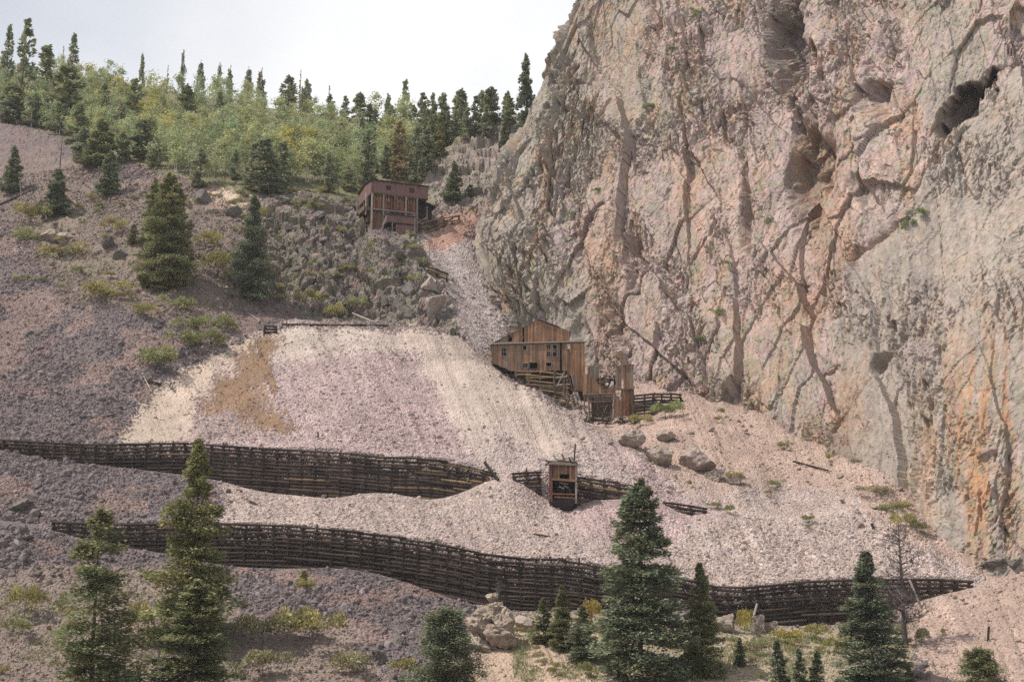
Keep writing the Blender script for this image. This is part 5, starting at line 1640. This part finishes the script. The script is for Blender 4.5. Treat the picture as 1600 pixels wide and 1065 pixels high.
tree_px(707, 253, 314, 36, MIDC[0], 0.22, G1, 'lone spruce on the rock spur right of the headhouse')
tree_px(735, 288, 312, 18, MIDC[1], 0.25, G4, 'tiny spruce on the spur right of the lone spruce')
tree_px(790, 182, 232, 22, MIDC[2], 0.20, G1, 'small spruce wedged between the spur and the cliff edge')
tree_px(823, 88, 200, 44, MIDC[0], 0.22, G3, 'tallest skyline spruce touching the cliff edge', Y=345)

# far forest: conifers
FOR = [(30, 30, 178, 42), (4, 40, 170, 30), (112, 54, 140, 26), (66, 72, 170, 40), (100, 105, 212, 66), (20, 135, 186, 56), (50, 145, 196, 50), (82, 120, 205, 44), (205, 124, 218, 50), (185, 160, 230, 40), (222, 190, 250, 46),
       (290, 134, 205, 36), (341, 144, 200, 30), (411, 112, 160, 32), (447, 118, 192, 40), (385, 108, 146, 24), (356, 112, 142, 20), (480, 128, 168, 26), (515, 148, 182, 24), (562, 146, 188, 26), (600, 146, 190, 28),
       (630, 128, 192, 32), (660, 146, 202, 30), (690, 146, 206, 36), (720, 142, 204, 34), (752, 142, 200, 34), (772, 136, 198, 30), (796, 150, 200, 30), (286, 88, 112, 18), (222, 88, 108, 14), (316, 100, 130, 22), (338, 106, 135, 18),
       (312, 234, 294, 44), (412, 216, 304, 58), (394, 222, 300, 40), (366, 234, 280, 24), (512, 240, 302, 34), (494, 206, 236, 26), (575, 204, 286, 36), (650, 192, 285, 40), (668, 200, 270, 34), (545, 262, 300, 30), (440, 222, 296, 30), (430, 250, 305, 30),
       (610, 165, 215, 30), (645, 165, 215, 30), (585, 170, 205, 28), (700, 175, 225, 30), (730, 170, 220, 28), (760, 165, 212, 26), (470, 140, 175, 22), (540, 150, 190, 22), (160, 130, 190, 30), (240, 215, 262, 30), (130, 200, 250, 44), (120, 160, 225, 46), (190, 205, 256, 36), (10, 150, 190, 40)]
GRPF = 'dark conifers on the far forest hillside'
ORD = lambda k: '%d%s' % (k, 'th' if 10 < k % 100 < 14 else {1: 'st', 2: 'nd', 3: 'rd'}.get(k % 10, 'th'))
FOR.sort()
rows = {}
for i, (px, tp, bs, w) in enumerate(FOR):
    row = 'on the skyline of the far forest' if bs < 210 else 'low on the forest hillside'
    rows[row] = rows.get(row, 0) + 1
    lab_ = 'dark conifer %s, %s from the left' % (row, ORD(rows[row]))
    near = bs > 255 or px < 60
    ci = random.choice((0, 1, 1, 2)) if bs > 150 else random.choice((2, 3, 0))
    rt = (0.19, 0.22, 0.16, 0.20)[ci]
    tn = random.choice(((1.25, 1.3, 1.35), (1.15, 1.25, 1.3), (1.2, 1.27, 1.15)))
    tree_px(px, tp, bs, w * 1.0, FARC[ci], rt, tn, lab_, group=GRPF)
for px, tp, bs, w, tn, lb in ((531, 192, 262, 26, (1.35, 0.95, 1.05), 'reddish dying conifer standing among aspens left of the headhouse'),
                              (622, 190, 282, 40, (1.25, 0.98, 0.9), 'brownish dying conifer behind the headhouse'),
                              (160, 145, 190, 20, (1.8, 1.4, 1.7), 'grey half-dead conifer in the upper left aspens')):
    tree_px(px, tp, bs, w, FARC[1], 0.22, tn, lb)
for i in range(34):
    px = random.uniform(560, 815); py = random.uniform(195, 285 - max(0, (px - 655)) * 0.75)
    if py < 190: continue
    g = hit(px, py); h = random.uniform(7, 12)
    ci = random.randrange(3)
    tree('spruce_tree', g, h, FARC[ci], random.uniform(0.85, 1.15), random.choice(((1.05, 1.12, 1.12), (0.95, 1.05, 1.1), (1.05, 1.08, 0.95), (1.15, 1.1, .9))), 'dark conifer in the dense stand above the headhouse', 'conifers in the dense stand above the headhouse')
# skyline snags
for i in range(9):
    px = random.choice((*range(340, 420, 9), *range(455, 530, 9), 280, 262, 700, 720, 96))
    by = np.interp(px, [0, 180, 330, 550, 700, 820], [115, 128, 152, 180, 192, 190])
    tree_px(px, by - random.uniform(35, 62), by, 9, FARC[4], 0.12, (1.7, 1.3, 1.5), 'bare thin snag standing on the forest skyline', group='bare snags on the skyline')

# aspens
def aspen_crown(seed, n=700):
    r = np.random.default_rng(seed)
    cl = []
    for i in range(16):
        t = 0.24 + 0.74 * r.random()
        rad = 0.20 * math.sin(min(1.0, (1.04 - t) / 0.55) * 1.57) ** 0.8
        a = r.random() * 6.28
        q = rad * r.random() ** 0.5
        cl.append((q * math.cos(a), q * math.sin(a), t, 0.075 * (0.7 + 0.6 * r.random()), r.uniform(0.85, 1.15)))
    cl = np.array(cl); k = r.integers(0, 16, n)
    c = cl[k, :3] + r.normal(0, 1, (n, 3)) * (cl[k, 3:4] * np.array((0.75, 0.75, 0.7)))
    ax = r.normal(0, 1, (n, 3))
    kk = np.clip(cl[k, 4] * (0.82 + 0.36 * r.random(n)), .4, 1.7)
    kc = np.stack([kk * (0.85 + 0.3 * r.random(n)), kk, kk * (0.8 + 0.3 * r.random(n))], 1)
    s = 0.7 + 0.6 * r.random(n)
    v, f, kx = blades(c, ax, 0.015 * s, 0.045 * s, r.normal(0, 1, (n, 3)), kc)
    return mesh_np('aspen_crown', v, f, False, M['aspen'], kx)


ASP = [aspen_crown(70 + i) for i in range(6)]
npl = 0
tries = 0
YEL = [(250, 175, 60, 55), (270, 190, 40, 30), (165, 115, 40, 40), (195, 135, 30, 30), (100, 80, 25, 20), (440, 245, 30, 20), (150, 100, 20, 20)]
while npl < 300 and tries < 4000:
    tries += 1
    px = random.uniform(-10, 660)
    sky_y = float(np.interp(px, [0, 180, 330, 550, 700], [128, 132, 157, 187, 196]))
    low = float(np.interp(px, [0, 100, 240, 330, 450, 560, 660], [185, 215, 262, 290, 296, 300, 292]))
    py = sky_y + (low - sky_y) * random.random() ** 0.85
    if px > 560 and random.random() < 0.5: continue
    if px < 130 and random.random() < 0.4: continue
    g = hit(px, py)
    h = random.uniform(7.0, 11.0)
    tint = np.array((1.0, 1.0, 1.0)) * random.uniform(0.85, 1.15)
    lab, grp = 'light green aspen in the hillside grove', 'green aspens on the hillside'
    yv = max(math.exp(-((px - a) / c) ** 2 - ((py - 25 - b) / d) ** 2) for a, b, c, d in YEL)
    if random.random() < yv * 0.45:
        tint *= (1.35, 1.15, 0.72); lab, grp = 'yellowing aspen in the hillside grove', 'yellowing aspens on the hillside'
    elif random.random() < 0.35: tint *= (1.12, 1.05, 0.93)
    elif random.random() < 0.3: tint *= (0.85, 0.95, 1.0)
    tree('aspen_tree', g, h, random.choice(ASP), random.uniform(1.0, 1.5), tuple(tint), lab, grp, trunk=random.choice(ASPTRUNK))
    npl += 1


# shrubs
def shrub_mesh(seed, n=1500):
    r = np.random.default_rng(seed)
    k = r.integers(0, 9, n)
    cc = np.c_[r.normal(0, .42, (9, 2)), 0.35 + 0.25 * r.random(9)]
    u = r.normal(0, 1, (n, 3)); u /= np.linalg.norm(u, axis=1, keepdims=True); u[:, 2] = np.abs(u[:, 2]) * 1.1 - 0.3
    c = cc[k] + u * (0.34 * r.random(n) ** 0.4)[:, None]
    c[:, 2] = np.maximum(c[:, 2], 0.03)
    ax = u * 0.8 + np.array((0, 0, 0.3)) + r.normal(0, .5, (n, 3))
    b = (0.75 + 0.5 * r.random(9))[k] * (0.65 + 0.7 * r.random(n))
    kc = np.stack([b * (0.85 + .35 * r.random(n)), b, b * (.7 + .5 * r.random(n))], 1)
    s = .7 + .6 * r.random(n)
    v, f, kx = blades(c, ax, 0.026 * s, 0.095 * s, r.normal(0, 1, (n, 3)), kc)
    return mesh_np('shrub_foliage', v, f, False, M['shrub'], kx)


SHR = [shrub_mesh(300 + i) for i in range(5)]
STEM = trunk_mesh(1.0, 0.06, 'deadwood', 9, 0.02, 0.03, 5, 4)


def shrub(px, py, w, h, tint, label, group=None, Y=None):
    g = hit(px, py) if Y is None else P(px, py, Y)
    k = pxm(g[1])
    o = empty('shrub', V3(g)); o.rotation_euler = (0, 0, random.uniform(0, 6.28))
    tag(o, label, 'shrub', group)
    f = link(bpy.data.objects.new('foliage', random.choice(SHR)), o)
    f.scale = (w / k / 1.5, w / k / 1.5, h / k * 1.35); f.color = (*tint, 1)
    s = link(bpy.data.objects.new('stem', STEM), o); s.scale = (w / k * 0.25, w / k * 0.25, h / k * 0.6)
    return o


SY, SG, SD, SGY = (1.08, 1.02, 0.85), (0.86, 0.94, 0.85), (0.74, 0.8, 0.75), (1.0, 0.98, 1.1)
for px, py, w, h, t, lb in [
    (252, 584, 66, 40, SG, 'largest green shrub left of the tan track on the dump edge'),
    (290, 520, 40, 24, SG, 'green shrub at the top left of the cluster above the tan track'),
    (340, 520, 54, 26, SG, 'green shrub at the top right of the cluster above the tan track'),
    (292, 549, 50, 28, SG, 'dark green shrub at the lower left of the cluster above the tan track'),
    (330, 547, 52, 28, SD, 'dark green shrub at the lower right of the cluster above the tan track'),
    (165, 472, 60, 30, SY, 'yellow-green shrub left of the tall dark spruce foot'),
    (230, 498, 40, 20, SY, 'yellow-green shrub below the tall dark spruce'),
    (275, 490, 50, 24, SG, 'olive shrub right of the tall dark spruce foot'),
    (340, 430, 46, 34, SY, 'yellow shrub between the two big mid-slope spruces'),
    (322, 390, 40, 26, SY, 'pale yellow shrub above the yellow shrub between the spruces'),
    (45, 352, 40, 36, SY, 'yellow-green shrub on the upper left slope below the fallen trunk'),
    (40, 382, 40, 22, SG, 'green shrub left of the pale shaded boulder'),
    (95, 402, 70, 18, SY, 'low yellow shrub strip under the pale shaded boulder'),
    (175, 365, 40, 22, SY, 'yellow-green shrub above the dark broken block'),
    (525, 500, 30, 24, SY, 'bright yellow-green shrub at the outcrop foot above the rail'),
    (560, 486, 30, 20, SG, 'green shrub right of the bright shrub at the outcrop foot'),
    (480, 478, 34, 22, SY, 'olive shrub on the lower left of the outcrop'),
    (1040, 655, 44, 26, (0.85, 1.0, 0.8), 'green shrub in front of the cribbing right of the tower'),
    (1000, 664, 36, 14, SY, 'low yellow shrub at the tower foot'),
    (1145, 610, 26, 14, SG, 'small shrub at the cliff foot right of the cribbing'),
    (1150, 755, 26, 16, SY, 'yellow shrub below the largest pale boulder'),
    (1415, 830, 40, 26, SY, 'yellow-green shrub at the cliff foot above the rubble'),
    (1440, 838, 26, 20, SGY, 'grey shrub right of the yellow-green cliff-foot shrub'),
    (1410, 800, 30, 14, SY, 'low shrub strip against the cliff foot'),
    (1368, 775, 50, 14, SGY, 'pale dry shrub at the cliff foot by a grey rock'),
    (38, 962, 50, 40, SY, 'domed grey-based yellow shrub at the left edge'),
    (20, 995, 44, 26, SG, 'low shrub below the domed shrub at the left edge'),
    (410, 1010, 66, 44, SGY, 'pale green sagebrush left of the bigger bottom sagebrush'),
    (486, 1012, 86, 56, SY, 'biggest yellow-green sagebrush at the bottom left of centre'),
    (410, 1058, 70, 36, SGY, 'pale sagebrush at the bottom edge under the other sagebrush'),
    (545, 1062, 60, 36, SGY, 'grey sagebrush at the bottom edge left of the round pine'),
    (215, 1000, 40, 50, SY, 'yellow shrub right of the leftmost foreground spruce'),
    (635, 1062, 44, 30, SY, 'yellow shrub at the left foot of the round pine'),
    (1164, 992, 24, 34, (1.25, 1.1, .6), 'bright yellow shrub between two pale boulders'),
    (925, 985, 34, 40, (1.3, 1.05, .65), 'yellow shrub left of the largest spruce at the wall foot'),
    (945, 1010, 34, 40, SGY, 'grey twiggy shrub at the left foot of the largest spruce'),
    (1235, 1005, 44, 20, (1.2, 1.1, .6), 'yellow ground shrub on the grass in front of the lowest wall'),
    (1275, 1000, 40, 22, SY, 'olive ground shrub on the grass left of the dense dark spruce'),
    (1190, 1020, 40, 18, SGY, 'grey low shrub on the grass by the tiny spruce'),
    (1440, 1010, 30, 24, SGY, 'grey shrub at the foot of the dead tree'),
    (1310, 1020, 34, 22, SY, 'olive shrub at the left foot of the dense dark spruce'),
    (1475, 995, 12, 12, SGY, 'tiny grey shrub alone on the right soil slope'),
    (478, 925, 26, 18, SY, 'small yellow shrub under the lone sapling on the talus'),
    (1005, 1062, 60, 22, SGY, 'grey twiggy shrub under the largest spruce at the bottom edge'),
    (916, 1060, 22, 22, SG, 'small green shrub on the tan bank'),
]:
    shrub(px, py, w, h, t, lb)
for px, py, w, h in ((1435, 345, 34, 22), (1420, 360, 24, 18), (1090, 25, 22, 14), (1015, 170, 22, 14), (1130, 500, 24, 14), (1330, 520, 20, 10), (935, 300, 18, 10), (1200, 350, 14, 16), (1100, 540, 20, 12), (890, 330, 16, 10), (1140, 420, 20, 10), (1050, 80, 16, 9)):
    g = cliff_at(px, py)
    k = pxm(g[1])
    o = empty('shrub', V3(g + (0, -0.4, -0.3))); tag(o, 'small green bush growing from a ledge of the cliff', 'shrub', 'bushes on cliff ledges')
    f = link(bpy.data.objects.new('foliage', random.choice(SHR)), o); f.scale = (w / k / 1.6, w / k / 1.6, h / k); f.color = (0.75, 0.95, 0.8, 1)
for i in range(170):
    zone = random.choice(((10, 420, 300, 470), (10, 420, 300, 470), (400, 690, 330, 500), (400, 690, 330, 500), (0, 330, 930, 1060), (1120, 1420, 985, 1060), (960, 1430, 620, 830), (800, 1000, 985, 1060), (440, 560, 300, 330)))
    px, py = random.uniform(*zone[:2]), random.uniform(*zone[2:])
    if zone[0] == 960 and py < 700 + (px - 1100) * 0.3 - 90: continue
    shrub(px, py, random.uniform(10, 24), random.uniform(6, 13), random.choice((SY, SG, SGY, SY)), 'small low scrub tuft scattered over the rocky slopes', 'small scrub tufts on the slopes')


# grass on the flat below the lowest wall and along the cliff foot
def grass():
    zs = [(800, 1430, 972, 1065, 5200), (1120, 1330, 975, 1010, 1500), (1375, 1455, 785, 845, 500), (0, 380, 920, 1065, 2200), (60, 420, 320, 480, 2200), (420, 690, 400, 500, 900)]
    C, S = [], []
    for x0, x1, y0, y1, n in zs:
        xs = rng.uniform(x0, x1, n); yy = rng.uniform(y0, y1, n)
        a = np.array([hit(x0 + (x1 - x0) * i / 24, y0 + (y1 - y0) * j / 10) for i in range(25) for j in range(11)]).reshape(25, 11, 3)
        u = (xs - x0) / (x1 - x0) * 24; v = (yy - y0) / (y1 - y0) * 10
        i = np.minimum(u.astype(int), 23); j = np.minimum(v.astype(int), 9); fu = (u - i)[:, None]; fv = (v - j)[:, None]
        p = (a[i, j] * (1 - fu) + a[i + 1, j] * fu) * (1 - fv) + (a[i, j + 1] * (1 - fu) + a[i + 1, j + 1] * fu) * fv
        keep = fbm(p[:, 0] / 4, p[:, 1] / 5, 77, 3) > -0.05
        C.append(p[keep])
    p = np.concatenate(C); p[:, 2] = H(p[:, 0], p[:, 1]) + 0.1
    m = 4; n = len(p)
    p = np.repeat(p, m, 0) + rng.normal(0, 0.16, (n * m, 3)) * (1, 1, .1)
    ax = rng.normal(0, .5, p.shape) + (0, 0, 1)
    k = 0.7 + 0.6 * rng.random(n * m)
    green = np.repeat(rng.random(n), m)
    kc = np.stack([k * (1.0 - .25 * green), k * (0.95 + .1 * green), k * (1 - .3 * green)], 1)
    v, f, kx = blades(p, ax, np.full(n * m, 0.045), 0.35 + .35 * rng.random(n * m), rng.normal(0, 1, p.shape), kc)
    o = link(bpy.data.objects.new('dry_grass', mesh_np('dry_grass', v, f, False, M['grass'], kx)))
    tag(o, 'dry yellow-green grass tufts on the lower flats and slopes', 'grass', kind='stuff')


grass()


# ------------------------------------------------------------------ dead trees
def dead_tree(name, px, top, base, label, Y=None, nb=34, spread=0.22, seed=3, r0=0.26, low=0.3):
    g = P(px, base, Y) if Y else hit(px, base)
    if Y: g[2] = min(g[2], float(H(g[0], Y)) + 0.3)
    h = float(P(px, top, g[1])[2] - g[2])
    r = random.Random(seed)
    root = empty(name, V3(g)); tag(root, label, 'tree')
    t = link(bpy.data.objects.new('trunk', trunk_mesh(h, r0, 'deadwood', seed, 0.03, 0.012, 7, 9)), root)
    bm = bmesh.new()
    vs, fs = [], []
    def limb(p, d, l, rad, depth):
        p = Vector(p); d = Vector(d).normalized()
        segs = 4; ring = []
        q = d.orthogonal().normalized(); w = d.cross(q)
        for i in range(segs + 1):
            rr = rad * (1 - 0.7 * i / segs)
            base_i = len(vs)
            for j in range(4):
                a = j * 1.5708
                vs.append(p + (q * math.cos(a) + w * math.sin(a)) * rr)
            if i: fs.extend([(base_i - 4 + j, base_i - 4 + (j + 1) % 4, base_i + (j + 1) % 4, base_i + j) for j in range(4)])
            if i and depth and i < segs:
                for _ in range(r.choice((1, 2))):
                    limb(p, d + Vector((r.gauss(0, .6), r.gauss(0, .6), r.gauss(0.15, .5))), l * r.uniform(.35, .6), rr * .7, depth - 1)
            d = (d + Vector((r.gauss(0, .18), r.gauss(0, .18), r.gauss(0.08, .15)))).normalized()
            p = p + d * (l / segs)
    for i in range(nb):
        z = h * r.uniform(low, 0.97); a = r.uniform(0, 6.28)
        l = h * spread * (1.15 - z / h * 0.75) * r.uniform(.5, 1.1)
        limb((0, 0, z), (math.cos(a), math.sin(a), r.uniform(-.1, .5)), l, max(0.08, r0 * 0.5 * (1.1 - z / h)), 2 if h > 9 else 1)
    me = bpy.data.meshes.new('branches'); me.from_pydata([tuple(v) for v in vs], [], fs); me.update(); me.materials.append(M['deadwood'])
    bm.free()
    link(bpy.data.objects.new('branches', me), root)
    return root


dead_tree('dead_tree', 1414, 818, 1002, 'leafless grey dead tree right of the dense dark spruce', Y=171, nb=60, spread=0.30, seed=5, r0=0.34, low=0.15)
dead_tree('dead_tree', 93, 176, 285, 'thin bare snag rising above the broad dark spruce on the left slope', nb=10, spread=0.08, seed=8, r0=0.16)
dead_tree('dead_tree', 778, 905, 962, 'low tangle of dead branches beside the pinnacle head', Y=184, nb=16, spread=0.4, seed=11, r0=0.1, low=0.1)


# ------------------------------------------------------------------ haze: thin dusty air in the valley
HAZE_DENSITY = 0.0001


def haze():
    g = bpy.data.objects['ground'].data
    co = np.empty(len(g.vertices) * 3, np.float32); g.vertices.foreach_get('co', co); co = co.reshape(-1, 3)
    lo = np.minimum(co.min(0), (-60, -80, -5)) - (2, 2, 1.0); hi = np.maximum(co.max(0), CV.reshape(-1, 3).max(0)) + (2, 2, 4)
    hi[2] = max(hi[2], 225)
    o = bpy.data.objects.new('haze', box_mesh('roof').copy())
    o.data.materials.clear()
    m = bpy.data.materials.new('haze_air'); m.use_nodes = True
    nt = m.node_tree; nt.nodes.clear()
    out = nt.nodes.new('ShaderNodeOutputMaterial'); v = nt.nodes.new('ShaderNodeVolumePrincipled')
    v.inputs['Color'].default_value = (0.95, 0.96, 0.98, 1)
    v.inputs['Density'].default_value = HAZE_DENSITY
    nt.links.new(v.outputs['Volume'], out.inputs['Volume'])
    o.data.materials.append(m)
    o.location = V3((lo + hi) / 2); o.scale = V3(hi - lo)
    link(o); tag(o, 'thin pale dusty haze filling the whole valley', 'haze', kind='stuff')


haze()
